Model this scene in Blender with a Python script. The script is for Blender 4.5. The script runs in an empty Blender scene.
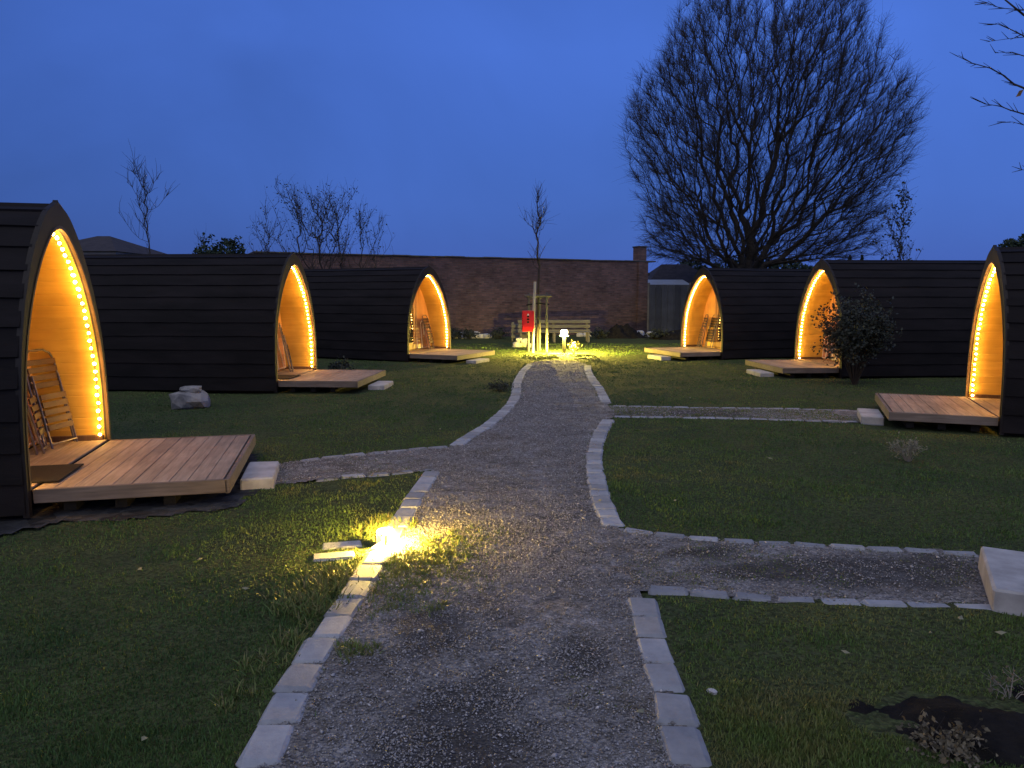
import bpy, math, random
import numpy as np
from mathutils import Vector, Matrix
from mathutils.kdtree import KDTree

R = math.radians
rng = np.random.default_rng(7)
random.seed(7)
sc = bpy.context.scene
col = sc.collection

# ------------------------------------------------------------------ camera
F, CX, CY, H, PITCH = 745.0, 512.0, 384.0, 1.7, R(6.7)
cam = bpy.data.cameras.new('camera')
camo = bpy.data.objects.new('camera', cam)
col.objects.link(camo)
sc.camera = camo
cam.sensor_width = 36
cam.lens = F / 1024 * 36
cam.clip_end = 2000
camo.location = (0, 0, H)
camo.rotation_euler = (math.pi / 2 - PITCH, 0, 0)


def ray(px, py):
    x = (px - CX) / F
    v = -(py - CY) / F
    return x, math.cos(PITCH) + v * math.sin(PITCH), -math.sin(PITCH) + v * math.cos(PITCH)


def at(px, py, z=0.0):
    x, y, w = ray(px, py)
    t = (z - H) / w
    return Vector((x * t, y * t, z))


def aty(px, py, Y):
    x, y, w = ray(px, py)
    t = Y / y
    return Vector((x * t, Y, H + w * t))


# ------------------------------------------------------------------ objects
def tag(o, label=None, cat=None, group=None, kind=None):
    if label: o['label'] = label
    if cat: o['category'] = cat
    if group: o['group'] = group
    if kind: o['kind'] = kind
    return o


def empty(name, loc=(0, 0, 0), rz=0.0):
    o = bpy.data.objects.new(name, None)
    o.empty_display_size = 0.2
    o.location = loc
    o.rotation_euler = (0, 0, rz)
    col.objects.link(o)
    return o


def kids(o):
    return [c for c in bpy.data.objects if c.parent == o]


def copy_tree(o, parent=None):
    c = o.copy()
    col.objects.link(c)
    if parent is not None:
        c.parent = parent
    for ch in kids(o):
        copy_tree(ch, c)
    return c


class MB:
    """collects shapes; build() links them as one mesh object"""

    def __init__(self):
        self.v = []
        self.f = []

    def add(self, vs, fs):
        n = len(self.v)
        self.v += [tuple(p) for p in vs]
        self.f += [tuple(i + n for i in f) for f in fs]

    def box(self, c, s, rot=None, bev=0.0, jit=0.0):
        """box with chamfered edges"""
        hx, hy, hz = s[0] / 2, s[1] / 2, s[2] / 2
        b = min(bev, hx * .9, hy * .9, hz * .9)
        M = rot if rot is not None else Matrix.Identity(3)
        c = Vector(c)
        pts = []
        if b <= 0:
            for x in (-1, 1):
                for y in (-1, 1):
                    for z in (-1, 1):
                        pts.append(Vector((x * hx, y * hy, z * hz)))
            fs = [(0, 1, 3, 2), (4, 6, 7, 5), (0, 4, 5, 1), (2, 3, 7, 6), (0, 2, 6, 4), (1, 5, 7, 3)]
        else:
            idx = {}
            for x in (-1, 1):
                for y in (-1, 1):
                    for z in (-1, 1):
                        for a in range(3):
                            d = [hx - b, hy - b, hz - b]
                            d[a] += b
                            idx[(x, y, z, a)] = len(pts)
                            pts.append(Vector((x * d[0], y * d[1], z * d[2])))
            fs = []
            for a in range(3):
                o1, o2 = (a + 1) % 3, (a + 2) % 3
                for s_ in (-1, 1):
                    q = []
                    for (u, v) in ((-1, -1), (1, -1), (1, 1), (-1, 1)):
                        k = [0, 0, 0]
                        k[a], k[o1], k[o2] = s_, u, v
                        q.append(idx[(k[0], k[1], k[2], a)])
                    fs.append(q if s_ > 0 else q[::-1])
            for a in range(3):
                o1, o2 = (a + 1) % 3, (a + 2) % 3
                for u in (-1, 1):
                    for v in (-1, 1):
                        k0, k1 = [0, 0, 0], [0, 0, 0]
                        k0[a], k1[a] = -1, 1
                        k0[o1] = k1[o1] = u
                        k0[o2] = k1[o2] = v
                        q = [idx[(*k0, o1)], idx[(*k1, o1)], idx[(*k1, o2)], idx[(*k0, o2)]]
                        fs.append(q if u * v > 0 else q[::-1])
            for x in (-1, 1):
                for y in (-1, 1):
                    for z in (-1, 1):
                        q = [idx[(x, y, z, a)] for a in range(3)]
                        fs.append(q if x * y * z > 0 else q[::-1])
        out = []
        for p in pts:
            if jit: p = p + Vector((random.uniform(-jit, jit), random.uniform(-jit, jit), random.uniform(-jit, jit)))
            out.append(c + M @ p)
        self.add(out, fs)

    def tube(self, pts, rad, n=8, cap=True):
        pts = [Vector(p) for p in pts]
        if not hasattr(rad, '__len__'): rad = [rad] * len(pts)
        vs, fs = [], []
        prev = None
        for i, p in enumerate(pts):
            if i == 0: d = pts[1] - p
            elif i == len(pts) - 1: d = p - pts[-2]
            else: d = pts[i + 1] - pts[i - 1]
            d.normalize()
            if prev is None:
                a = Vector((0, 0, 1)) if abs(d.z) < .9 else Vector((1, 0, 0))
                u = d.cross(a).normalized()
            else:
                u = (prev - d * prev.dot(d)).normalized()
            prev = u
            w = d.cross(u)
            for k in range(n):
                t = 2 * math.pi * k / n
                vs.append(p + (u * math.cos(t) + w * math.sin(t)) * rad[i])
        for i in range(len(pts) - 1):
            for k in range(n):
                fs.append((i * n + k, i * n + (k + 1) % n, (i + 1) * n + (k + 1) % n, (i + 1) * n + k))
        if cap:
            fs.append(tuple(range(n))[::-1])
            fs.append(tuple(range((len(pts) - 1) * n, len(pts) * n)))
        self.add(vs, fs)

    def lathe(self, c, prof, n=20):
        vs, fs = [], []
        for (r, z) in prof:
            for k in range(n):
                t = 2 * math.pi * k / n
                vs.append((c[0] + r * math.cos(t), c[1] + r * math.sin(t), c[2] + z))
        m = len(prof)
        for i in range(m - 1):
            for k in range(n):
                fs.append((i * n + k, i * n + (k + 1) % n, (i + 1) * n + (k + 1) % n, (i + 1) * n + k))
        fs.append(tuple(range(n))[::-1])
        fs.append(tuple(range((m - 1) * n, m * n)))
        self.add(vs, fs)

    def prism(self, poly, z0, z1, M=None):
        n = len(poly)
        vs = [Vector((p[0], p[1], z0)) for p in poly] + [Vector((p[0], p[1], z1)) for p in poly]
        if M is not None: vs = [M @ v for v in vs]
        fs = [tuple(range(n))[::-1], tuple(range(n, 2 * n))] + [(i, (i + 1) % n, n + (i + 1) % n, n + i) for i in range(n)]
        self.add(vs, fs)

    def build(self, name, mat, parent=None, smooth=False):
        me = bpy.data.meshes.new(name)
        me.from_pydata(self.v, [], self.f)
        me.materials.append(mat)
        if smooth:
            me.polygons.foreach_set('use_smooth', [True] * len(me.polygons))
        me.update()
        o = bpy.data.objects.new(name, me)
        col.objects.link(o)
        if parent is not None: o.parent = parent
        return o


def np_mesh(name, V, Fc, mat, parent=None, smooth=False, attr=None):
    """V (n,3), Fc (m,k) all the same size"""
    me = bpy.data.meshes.new(name)
    n, (m, k) = len(V), Fc.shape
    me.vertices.add(n)
    me.vertices.foreach_set('co', np.asarray(V, dtype=np.float32).ravel())
    me.loops.add(m * k)
    me.loops.foreach_set('vertex_index', Fc.astype(np.int32).ravel())
    me.polygons.add(m)
    me.polygons.foreach_set('loop_start', np.arange(0, m * k, k, dtype=np.int32))
    me.polygons.foreach_set('loop_total', np.full(m, k, dtype=np.int32))
    if smooth: me.polygons.foreach_set('use_smooth', np.ones(m, dtype=bool))
    if attr:
        for an, av in attr.items():
            a = me.attributes.new(an, 'FLOAT', 'POINT')
            a.data.foreach_set('value', np.asarray(av, dtype=np.float32))
    me.materials.append(mat)
    me.update()
    me.validate()
    o = bpy.data.objects.new(name, me)
    col.objects.link(o)
    if parent is not None: o.parent = parent
    return o


# ------------------------------------------------------------------ materials
def new_mat(name):
    m = bpy.data.materials.new(name)
    m.use_nodes = True
    return m, m.node_tree, m.node_tree.nodes['Principled BSDF']


def N(nt, t, **kw):
    n = nt.nodes.new(t)
    for k, v in kw.items():
        if k in n.inputs: n.inputs[k].default_value = v
        else: setattr(n, k, v)
    return n


def noisy(name, c1, c2, scale=5.0, rough=.8, bump=.3, bscale=None, stretch=(1, 1, 1), metal=0.0, detail=6, coord='Object',
          dist=.02, lo=.3, hi=.7, spec=.3, hue_rand=0.0):
    m, nt, b = new_mat(name)
    tc = N(nt, 'ShaderNodeTexCoord')
    mp = N(nt, 'ShaderNodeMapping')
    mp.inputs['Scale'].default_value = stretch
    nt.links.new(tc.outputs[coord], mp.inputs[0])
    no = N(nt, 'ShaderNodeTexNoise', Scale=scale, Detail=detail, Roughness=.6)
    nt.links.new(mp.outputs[0], no.inputs['Vector'])
    mr = N(nt, 'ShaderNodeMapRange')
    mr.inputs['From Min'].default_value = lo
    mr.inputs['From Max'].default_value = hi
    nt.links.new(no.outputs['Fac'], mr.inputs['Value'])
    mx = N(nt, 'ShaderNodeMix', data_type='RGBA')
    mx.inputs[6].default_value = (*c1, 1)
    mx.inputs[7].default_value = (*c2, 1)
    nt.links.new(mr.outputs[0], mx.inputs[0])
    out = mx.outputs[2]
    if hue_rand:
        oi = N(nt, 'ShaderNodeObjectInfo')
        m2 = N(nt, 'ShaderNodeMapRange')
        m2.inputs['To Min'].default_value = 1 - hue_rand
        m2.inputs['To Max'].default_value = 1 + hue_rand
        nt.links.new(oi.outputs['Random'], m2.inputs['Value'])
        vm = N(nt, 'ShaderNodeVectorMath', operation='SCALE')
        nt.links.new(out, vm.inputs[0])
        nt.links.new(m2.outputs[0], vm.inputs['Scale'])
        out = vm.outputs[0]
    nt.links.new(out, b.inputs['Base Color'])
    b.inputs['Roughness'].default_value = rough
    b.inputs['Metallic'].default_value = metal
    b.inputs['Specular IOR Level'].default_value = spec
    if bump:
        n2 = N(nt, 'ShaderNodeTexNoise', Scale=bscale or scale * 4, Detail=8, Roughness=.65)
        nt.links.new(mp.outputs[0], n2.inputs['Vector'])
        bp = N(nt, 'ShaderNodeBump', Strength=bump, Distance=dist)
        nt.links.new(n2.outputs['Fac'], bp.inputs['Height'])
        nt.links.new(bp.outputs[0], b.inputs['Normal'])
    return m


def wood(name, c1, c2, axis=0, plank=.12, plank_axis=1, rough=.6, scale=3.0, groove=.5, bump=.2, vary=.25, spec=.3):
    """streaky grain along `axis`, planks of width `plank` counted along plank_axis (object space)"""
    m, nt, b = new_mat(name)
    tc = N(nt, 'ShaderNodeTexCoord')
    st = [14, 14, 14]
    st[axis] = 1.0
    mp = N(nt, 'ShaderNodeMapping')
    mp.inputs['Scale'].default_value = st
    nt.links.new(tc.outputs['Object'], mp.inputs[0])
    sep = N(nt, 'ShaderNodeSeparateXYZ')
    nt.links.new(tc.outputs['Object'], sep.inputs[0])
    dv = N(nt, 'ShaderNodeMath', operation='DIVIDE')
    dv.inputs[1].default_value = plank
    nt.links.new(sep.outputs[plank_axis], dv.inputs[0])
    fl = N(nt, 'ShaderNodeMath', operation='FLOOR')
    nt.links.new(dv.outputs[0], fl.inputs[0])
    wn = N(nt, 'ShaderNodeTexWhiteNoise', noise_dimensions='1D')
    nt.links.new(fl.outputs[0], wn.inputs['W'])
    ad = N(nt, 'ShaderNodeVectorMath', operation='ADD')
    sc_ = N(nt, 'ShaderNodeVectorMath', operation='SCALE')
    sc_.inputs['Scale'].default_value = 30
    nt.links.new(wn.outputs['Color'], sc_.inputs[0])
    nt.links.new(mp.outputs[0], ad.inputs[0])
    nt.links.new(sc_.outputs[0], ad.inputs[1])
    no = N(nt, 'ShaderNodeTexNoise', Scale=scale, Detail=6, Roughness=.6, Distortion=.4)
    nt.links.new(ad.outputs[0], no.inputs['Vector'])
    # big slow stains
    n3 = N(nt, 'ShaderNodeTexNoise', Scale=2.3, Detail=4)
    nt.links.new(tc.outputs['Object'], n3.inputs['Vector'])
    mx = N(nt, 'ShaderNodeMix', data_type='RGBA')
    mx.inputs[6].default_value = (*c1, 1)
    mx.inputs[7].default_value = (*c2, 1)
    mr = N(nt, 'ShaderNodeMapRange')
    mr.inputs['From Min'].default_value = .3
    mr.inputs['From Max'].default_value = .7
    nt.links.new(no.outputs['Fac'], mr.inputs['Value'])
    nt.links.new(mr.outputs[0], mx.inputs[0])
    m2 = N(nt, 'ShaderNodeMapRange')
    m2.inputs['To Min'].default_value = 1 - vary
    m2.inputs['To Max'].default_value = 1 + vary
    nt.links.new(wn.outputs['Value'], m2.inputs['Value'])
    m4 = N(nt, 'ShaderNodeMapRange')
    m4.inputs['From Min'].default_value = .3
    m4.inputs['From Max'].default_value = .7
    m4.inputs['To Min'].default_value = .78
    m4.inputs['To Max'].default_value = 1.15
    nt.links.new(n3.outputs['Fac'], m4.inputs['Value'])
    mu = N(nt, 'ShaderNodeMath', operation='MULTIPLY')
    nt.links.new(m2.outputs[0], mu.inputs[0])
    nt.links.new(m4.outputs[0], mu.inputs[1])
    vm = N(nt, 'ShaderNodeVectorMath', operation='SCALE')
    nt.links.new(mx.outputs[2], vm.inputs[0])
    nt.links.new(mu.outputs[0], vm.inputs['Scale'])
    nt.links.new(vm.outputs[0], b.inputs['Base Color'])
    b.inputs['Roughness'].default_value = rough
    b.inputs['Specular IOR Level'].default_value = spec
    fr = N(nt, 'ShaderNodeMath', operation='FRACT')
    nt.links.new(dv.outputs[0], fr.inputs[0])
    pp = N(nt, 'ShaderNodeMath', operation='PINGPONG')
    pp.inputs[1].default_value = .5
    nt.links.new(fr.outputs[0], pp.inputs[0])
    m3 = N(nt, 'ShaderNodeMapRange')
    m3.inputs['From Max'].default_value = .05
    nt.links.new(pp.outputs[0], m3.inputs['Value'])
    b1 = N(nt, 'ShaderNodeBump', Strength=groove, Distance=.01)
    nt.links.new(m3.outputs[0], b1.inputs['Height'])
    b2 = N(nt, 'ShaderNodeBump', Strength=bump, Distance=.004)
    nt.links.new(no.outputs['Fac'], b2.inputs['Height'])
    nt.links.new(b1.outputs[0], b2.inputs['Normal'])
    nt.links.new(b2.outputs[0], b.inputs['Normal'])
    return m


def emis(name, c, s):
    m, nt, b = new_mat(name)
    b.inputs['Base Color'].default_value = (*[min(1, x) for x in c], 1)
    b.inputs['Emission Color'].default_value = (*c, 1)
    b.inputs['Emission Strength'].default_value = s
    return m


def plain(name, c, rough=.5, metal=0, spec=.5):
    return noisy(name, tuple(x * .85 for x in c), c, scale=9, rough=rough, bump=.08, metal=metal, spec=spec)


M = {}
M['shingle'] = noisy('shingle', (.008, .007, .007), (.017, .014, .0145), scale=2.2, rough=.85, bump=.5, bscale=30, stretch=(.5, 2, 2), dist=.006, spec=.15)
M['fascia'] = wood('fascia_wood', (.012, .009, .008), (.022, .016, .014), axis=2, plank=9, rough=.6)
M['rim'] = wood('rim_wood', (.09, .055, .035), (.15, .09, .055), axis=2, plank=9, rough=.55)
M['pine'] = wood('pine_lining', (.46, .285, .055), (.54, .35, .08), axis=0, plank=.115, plank_axis=2, rough=.45, scale=1.6, groove=.55, vary=.07, bump=.12)
M['pine_v'] = wood('pine_boards', (.50, .27, .08), (.62, .36, .13), axis=2, plank=.11, plank_axis=1, rough=.5, scale=1.6, groove=.5, vary=.08, bump=.12)
M['door_wood'] = wood('door_wood', (.33, .17, .07), (.42, .24, .11), axis=2, plank=9, rough=.45)
M['deck'] = wood('deck_boards', (.20, .155, .112), (.36, .29, .215), axis=1, plank=.145, plank_axis=0, rough=.7, scale=2.2, groove=0, vary=.12, bump=.3)
M['deck_side'] = wood('deck_side', (.13, .10, .078), (.24, .19, .15), axis=0, plank=9, rough=.75, scale=2.5, groove=0)
M['black'] = noisy('black_rubber', (.008, .008, .008), (.015, .015, .015), scale=60, rough=.9)
M['kerb'] = noisy('granite_sett', (.22, .23, .25), (.37, .38, .40), scale=9, rough=.85, bump=.6, bscale=45, dist=.008, lo=.25, hi=.75, hue_rand=.22)
M['concrete'] = noisy('white_concrete', (.22, .21, .20), (.50, .49, .48), scale=5, rough=.85, bump=.35, bscale=30, dist=.006, lo=.2, hi=.7)
M['stone'] = noisy('rough_stone', (.16, .15, .14), (.36, .34, .32), scale=5, rough=.9, bump=.8, bscale=14, dist=.03)
M['stone_dark'] = noisy('dark_stone', (.05, .048, .045), (.10, .095, .09), scale=5, rough=.9, bump=.8, bscale=14, dist=.03, hue_rand=.3)
M['stone_white'] = noisy('white_stone', (.40, .39, .38), (.62, .6, .58), scale=6, rough=.85, bump=.7, bscale=16, dist=.02, hue_rand=.2)
M['bark'] = noisy('bark', (.025, .02, .018), (.06, .05, .042), scale=6, rough=.95, bump=.8, stretch=(4, 4, 1), dist=.02)
M['bark_light'] = noisy('pale_bark', (.28, .25, .21), (.42, .38, .33), scale=6, rough=.9, bump=.5, stretch=(4, 4, 1))
M['twig'] = noisy('twig', (.03, .024, .02), (.06, .05, .04), scale=4, rough=.95, bump=0)
M['evergreen'] = noisy('evergreen_leaf', (.015, .028, .014), (.035, .055, .025), scale=3, rough=.7, bump=0)
M['leaf_dark'] = noisy('dark_leaf', (.022, .028, .022), (.05, .06, .045), scale=3, rough=.65, bump=0)
M['leaf_pale'] = noisy('pale_leaf', (.16, .16, .10), (.30, .28, .18), scale=3, rough=.8, bump=0)
M['leaf_yellow'] = noisy('yellow_leaf', (.30, .26, .10), (.45, .40, .18), scale=8, rough=.7, bump=0)
M['leaf_dry'] = noisy('dry_leaf', (.10, .085, .055), (.20, .17, .11), scale=8, rough=.8, bump=0)
M['leaf_brown'] = noisy('brown_leaf', (.20, .10, .04), (.38, .24, .12), scale=20, rough=.8, bump=0, hue_rand=.3)
M['stem_dry'] = noisy('dry_stem', (.20, .18, .15), (.34, .31, .27), scale=6, rough=.9, bump=0)
M['soil'] = noisy('dark_soil', (.010, .009, .008), (.028, .024, .02), scale=8, rough=1, bump=1, bscale=20, dist=.04, spec=.1)
M['metal'] = noisy('grey_metal', (.10, .10, .105), (.18, .18, .19), scale=20, rough=.4, bump=.05, metal=.8)
M['steel'] = noisy('black_powder_coat', (.006, .006, .006), (.010, .010, .011), scale=20, rough=.45, bump=.05, metal=.3)
M['white_metal'] = plain('white_metal', (.6, .58, .55), .4)
M['chair_slat'] = wood('chair_slat', (.04, .022, .016), (.07, .04, .026), axis=1, plank=9, rough=.5)
M['table_top'] = wood('table_top', (.24, .115, .07), (.34, .18, .11), axis=1, plank=.16, plank_axis=2, rough=.45)
M['post_white'] = wood('post_pale', (.36, .34, .31), (.5, .47, .43), axis=2, plank=9)
M['stake'] = wood('stake_wood', (.10, .092, .085), (.16, .15, .14), axis=2, plank=9, rough=.85)
M['red'] = plain('red_paint', (.62, .012, .015), .35)
M['white_paint'] = plain('white_paint', (.8, .8, .8), .5)
M['bench'] = wood('bench_wood', (.13, .125, .12), (.22, .21, .205), axis=0, plank=9, rough=.8)
M['fence'] = wood('fence_panel', (.030, .033, .04), (.05, .054, .064), axis=2, plank=.3, plank_axis=0, rough=.7)
M['roof_dark'] = noisy('dark_roof', (.03, .026, .026), (.06, .05, .05), scale=3, rough=.9, bump=.4)
M['roof_metal'] = noisy('metal_roof', (.3, .33, .36), (.42, .45, .5), scale=3, rough=.3, bump=.05, metal=.4)
M['render'] = noisy('house_render', (.25, .23, .21), (.32, .3, .28), scale=3, rough=.9)
M['glass'] = None


def glass_mat():
    m, nt, b = new_mat('door_glass')
    b.inputs['Base Color'].default_value = (.02, .018, .015, 1)
    b.inputs['Roughness'].default_value = .03
    b.inputs['Specular IOR Level'].default_value = .9
    b.inputs['IOR'].default_value = 1.6
    b.inputs['Coat Weight'].default_value = .6
    b.inputs['Coat Roughness'].default_value = .02
    return m


M['glass'] = glass_mat()


def brick_mat():
    m, nt, b = new_mat('brickwork')
    tc = N(nt, 'ShaderNodeTexCoord')
    mp = N(nt, 'ShaderNodeMapping')
    mp.inputs['Rotation'].default_value = (R(90), 0, 0)
    sep = N(nt, 'ShaderNodeSeparateXYZ')
    cb = N(nt, 'ShaderNodeCombineXYZ')
    nt.links.new(tc.outputs['Object'], sep.inputs[0])
    nt.links.new(sep.outputs[0], cb.inputs[0])
    nt.links.new(sep.outputs[2], cb.inputs[1])
    br = N(nt, 'ShaderNodeTexBrick', Scale=1.0)
    br.inputs['Brick Width'].default_value = .235
    br.inputs['Row Height'].default_value = .078
    br.inputs['Mortar Size'].default_value = .009
    br.inputs['Color1'].default_value = (.19, .11, .095, 1)
    br.inputs['Color2'].default_value = (.10, .062, .06, 1)
    br.inputs['Mortar'].default_value = (.115, .095, .09, 1)
    nt.links.new(cb.outputs[0], br.inputs['Vector'])
    no = N(nt, 'ShaderNodeTexNoise', Scale=.9, Detail=8, Roughness=.7)
    nt.links.new(tc.outputs['Object'], no.inputs['Vector'])
    # streaks of paler and missing bricks along the courses
    mp2 = N(nt, 'ShaderNodeMapping')
    mp2.inputs['Scale'].default_value = (1.2, 1, 9)
    nt.links.new(tc.outputs['Object'], mp2.inputs[0])
    n2 = N(nt, 'ShaderNodeTexNoise', Scale=1.6, Detail=5, Roughness=.7)
    nt.links.new(mp2.outputs[0], n2.inputs['Vector'])
    mr = N(nt, 'ShaderNodeMapRange')
    mr.inputs['From Min'].default_value = .3
    mr.inputs['From Max'].default_value = .7
    mr.inputs['To Min'].default_value = .62
    mr.inputs['To Max'].default_value = 1.25
    nt.links.new(no.outputs['Fac'], mr.inputs['Value'])
    mr2 = N(nt, 'ShaderNodeMapRange')
    mr2.inputs['From Min'].default_value = .52
    mr2.inputs['From Max'].default_value = .78
    mr2.inputs['To Min'].default_value = 0
    mr2.inputs['To Max'].default_value = .75
    nt.links.new(n2.outputs['Fac'], mr2.inputs['Value'])
    vm = N(nt, 'ShaderNodeVectorMath', operation='SCALE')
    nt.links.new(br.outputs['Color'], vm.inputs[0])
    nt.links.new(mr.outputs[0], vm.inputs['Scale'])
    mx = N(nt, 'ShaderNodeMix', data_type='RGBA')
    mx.inputs[7].default_value = (.20, .15, .135, 1)
    nt.links.new(mr2.outputs[0], mx.inputs[0])
    nt.links.new(vm.outputs[0], mx.inputs[6])
    nt.links.new(mx.outputs[2], b.inputs['Base Color'])
    b.inputs['Roughness'].default_value = .9
    b.inputs['Specular IOR Level'].default_value = .15
    bp = N(nt, 'ShaderNodeBump', Strength=.6, Distance=.02)
    nt.links.new(br.outputs['Fac'], bp.inputs['Height'])
    bp.invert = True
    b2 = N(nt, 'ShaderNodeBump', Strength=.6, Distance=.03)
    nt.links.new(n2.outputs['Fac'], b2.inputs['Height'])
    nt.links.new(bp.outputs[0], b2.inputs['Normal'])
    nt.links.new(b2.outputs[0], b.inputs['Normal'])
    return m


M['brick'] = brick_mat()


def ground_mat(name, cols, fine, patch_scale=.7, rough=1.0, bump=.7, fine2=60, dist=.02, attr=None, attr_col=None):
    """soil/grass/gravel: three colours mixed by slow patches and fine speckle"""
    m, nt, b = new_mat(name)
    tc = N(nt, 'ShaderNodeTexCoord')
    n1 = N(nt, 'ShaderNodeTexNoise', Scale=patch_scale, Detail=7, Roughness=.62)
    n2 = N(nt, 'ShaderNodeTexNoise', Scale=fine, Detail=5, Roughness=.75)
    vo = N(nt, 'ShaderNodeTexVoronoi', Scale=fine2)
    for n in (n1, n2, vo): nt.links.new(tc.outputs['Object'], n.inputs['Vector'])
    r1 = N(nt, 'ShaderNodeMapRange')
    r1.inputs['From Min'].default_value = .35
    r1.inputs['From Max'].default_value = .65
    nt.links.new(n1.outputs['Fac'], r1.inputs['Value'])
    r2 = N(nt, 'ShaderNodeMapRange')
    r2.inputs['From Min'].default_value = .35
    r2.inputs['From Max'].default_value = .7
    nt.links.new(n2.outputs['Fac'], r2.inputs['Value'])
    a = N(nt, 'ShaderNodeMix', data_type='RGBA')
    a.inputs[6].default_value = (*cols[0], 1)
    a.inputs[7].default_value = (*cols[1], 1)
    nt.links.new(r1.outputs[0], a.inputs[0])
    c = N(nt, 'ShaderNodeMix', data_type='RGBA')
    c.inputs[7].default_value = (*cols[2], 1)
    nt.links.new(a.outputs[2], c.inputs[6])
    mu = N(nt, 'ShaderNodeMath', operation='MULTIPLY')
    mu.inputs[1].default_value = .85
    nt.links.new(r2.outputs[0], mu.inputs[0])
    nt.links.new(mu.outputs[0], c.inputs[0])
    out = c.outputs[2]
    sp = N(nt, 'ShaderNodeMapRange')
    sp.inputs['To Min'].default_value = .55
    sp.inputs['To Max'].default_value = 1.45
    sx = N(nt, 'ShaderNodeSeparateXYZ')
    nt.links.new(vo.outputs['Color'], sx.inputs[0])
    nt.links.new(sx.outputs[0], sp.inputs['Value'])
    vm = N(nt, 'ShaderNodeVectorMath', operation='SCALE')
    nt.links.new(out, vm.inputs[0])
    nt.links.new(sp.outputs[0], vm.inputs['Scale'])
    out = vm.outputs[0]
    if attr:
        at_ = N(nt, 'ShaderNodeAttribute', attribute_name=attr)
        d = N(nt, 'ShaderNodeMix', data_type='RGBA')
        d.inputs[7].default_value = (*attr_col, 1)
        nt.links.new(out, d.inputs[6])
        nt.links.new(at_.outputs['Fac'], d.inputs[0])
        out = d.outputs[2]
    nt.links.new(out, b.inputs['Base Color'])
    b.inputs['Roughness'].default_value = rough
    b.inputs['Specular IOR Level'].default_value = .12
    b1 = N(nt, 'ShaderNodeBump', Strength=bump, Distance=dist)
    nt.links.new(n2.outputs['Fac'], b1.inputs['Height'])
    b2 = N(nt, 'ShaderNodeBump', Strength=bump, Distance=dist * .6)
    nt.links.new(vo.outputs['Distance'], b2.inputs['Height'])
    nt.links.new(b1.outputs[0], b2.inputs['Normal'])
    nt.links.new(b2.outputs[0], b.inputs['Normal'])
    return m


M['lawn'] = ground_mat('lawn_soil', [(.040, .066, .024), (.075, .095, .032), (.060, .055, .030)], 25, patch_scale=.8)
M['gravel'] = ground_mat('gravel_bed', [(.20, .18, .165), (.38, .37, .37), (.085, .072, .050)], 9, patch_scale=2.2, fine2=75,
                         dist=.03, attr='dark_patch', attr_col=(.045, .042, .04))
M['cobble'] = ground_mat('dark_cobbles', [(.03, .03, .032), (.07, .07, .075), (.03, .03, .028)], 10, patch_scale=1.0, fine2=11, dist=.05)


def grass_mat():
    m, nt, b = new_mat('grass_blades')
    at_ = N(nt, 'ShaderNodeAttribute', attribute_name='tone')
    cr = N(nt, 'ShaderNodeValToRGB')
    e = cr.color_ramp.elements
    e[0].position, e[0].color = 0, (.050, .096, .028, 1)
    e[1].position, e[1].color = 1, (.20, .17, .075, 1)
    for p, c in ((.40, (.082, .142, .036)), (.62, (.12, .175, .044)), (.82, (.16, .165, .055))):
        x = e.new(p)
        x.color = (*c, 1)
    nt.links.new(at_.outputs['Fac'], cr.inputs[0])
    nt.links.new(cr.outputs[0], b.inputs['Base Color'])
    b.inputs['Roughness'].default_value = .6
    b.inputs['Specular IOR Level'].default_value = .25
    return m


M['grass'] = grass_mat()


def pebble_mat():
    m, nt, b = new_mat('pebbles')
    at_ = N(nt, 'ShaderNodeAttribute', attribute_name='tone')
    cr = N(nt, 'ShaderNodeValToRGB')
    e = cr.color_ramp.elements
    e[0].position, e[0].color = 0, (.10, .092, .084, 1)
    e[1].position, e[1].color = 1, (.62, .58, .55, 1)
    for p, c in ((.45, (.24, .23, .225)), (.85, (.42, .41, .41))):
        x = e.new(p)
        x.color = (*c, 1)
    nt.links.new(at_.outputs['Fac'], cr.inputs[0])
    nt.links.new(cr.outputs[0], b.inputs['Base Color'])
    b.inputs['Roughness'].default_value = .75
    return m


M['pebble'] = pebble_mat()
LED_C = (1.0, .50, .085)
M['led'] = emis('warm_bulb', (1.0, .52, .11), 92)
M['frosted'] = emis('frosted_cap', (1.0, .78, .36), 7)
M['globe'] = emis('lamp_globe', (1.0, .82, .42), 16)
M['bollard_light'] = emis('bollard_light', (1.0, .74, .11), 15000)
M['spot_light'] = emis('spot_light', (1.0, .62, .10), 8500)
M['wall_lamp'] = emis('wall_lamp', (1.0, .7, .3), 6)

# ------------------------------------------------------------------ ground outlines
def px(lst, z=0.0): return [at(x, y, z).xy for x, y in lst]


def smooth(pts, n=6):
    pts = [Vector(p) for p in pts]
    out = []
    for i in range(len(pts) - 1):
        p0 = pts[max(i - 1, 0)]; p1 = pts[i]; p2 = pts[i + 1]; p3 = pts[min(i + 2, len(pts) - 1)]
        for k in range(n):
            t = k / n
            out.append(.5 * ((2 * p1) + (-p0 + p2) * t + (2 * p0 - 5 * p1 + 4 * p2 - p3) * t * t + (-p0 + 3 * p1 - 3 * p2 + p3) * t ** 3))
    out.append(pts[-1])
    return out


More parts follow.
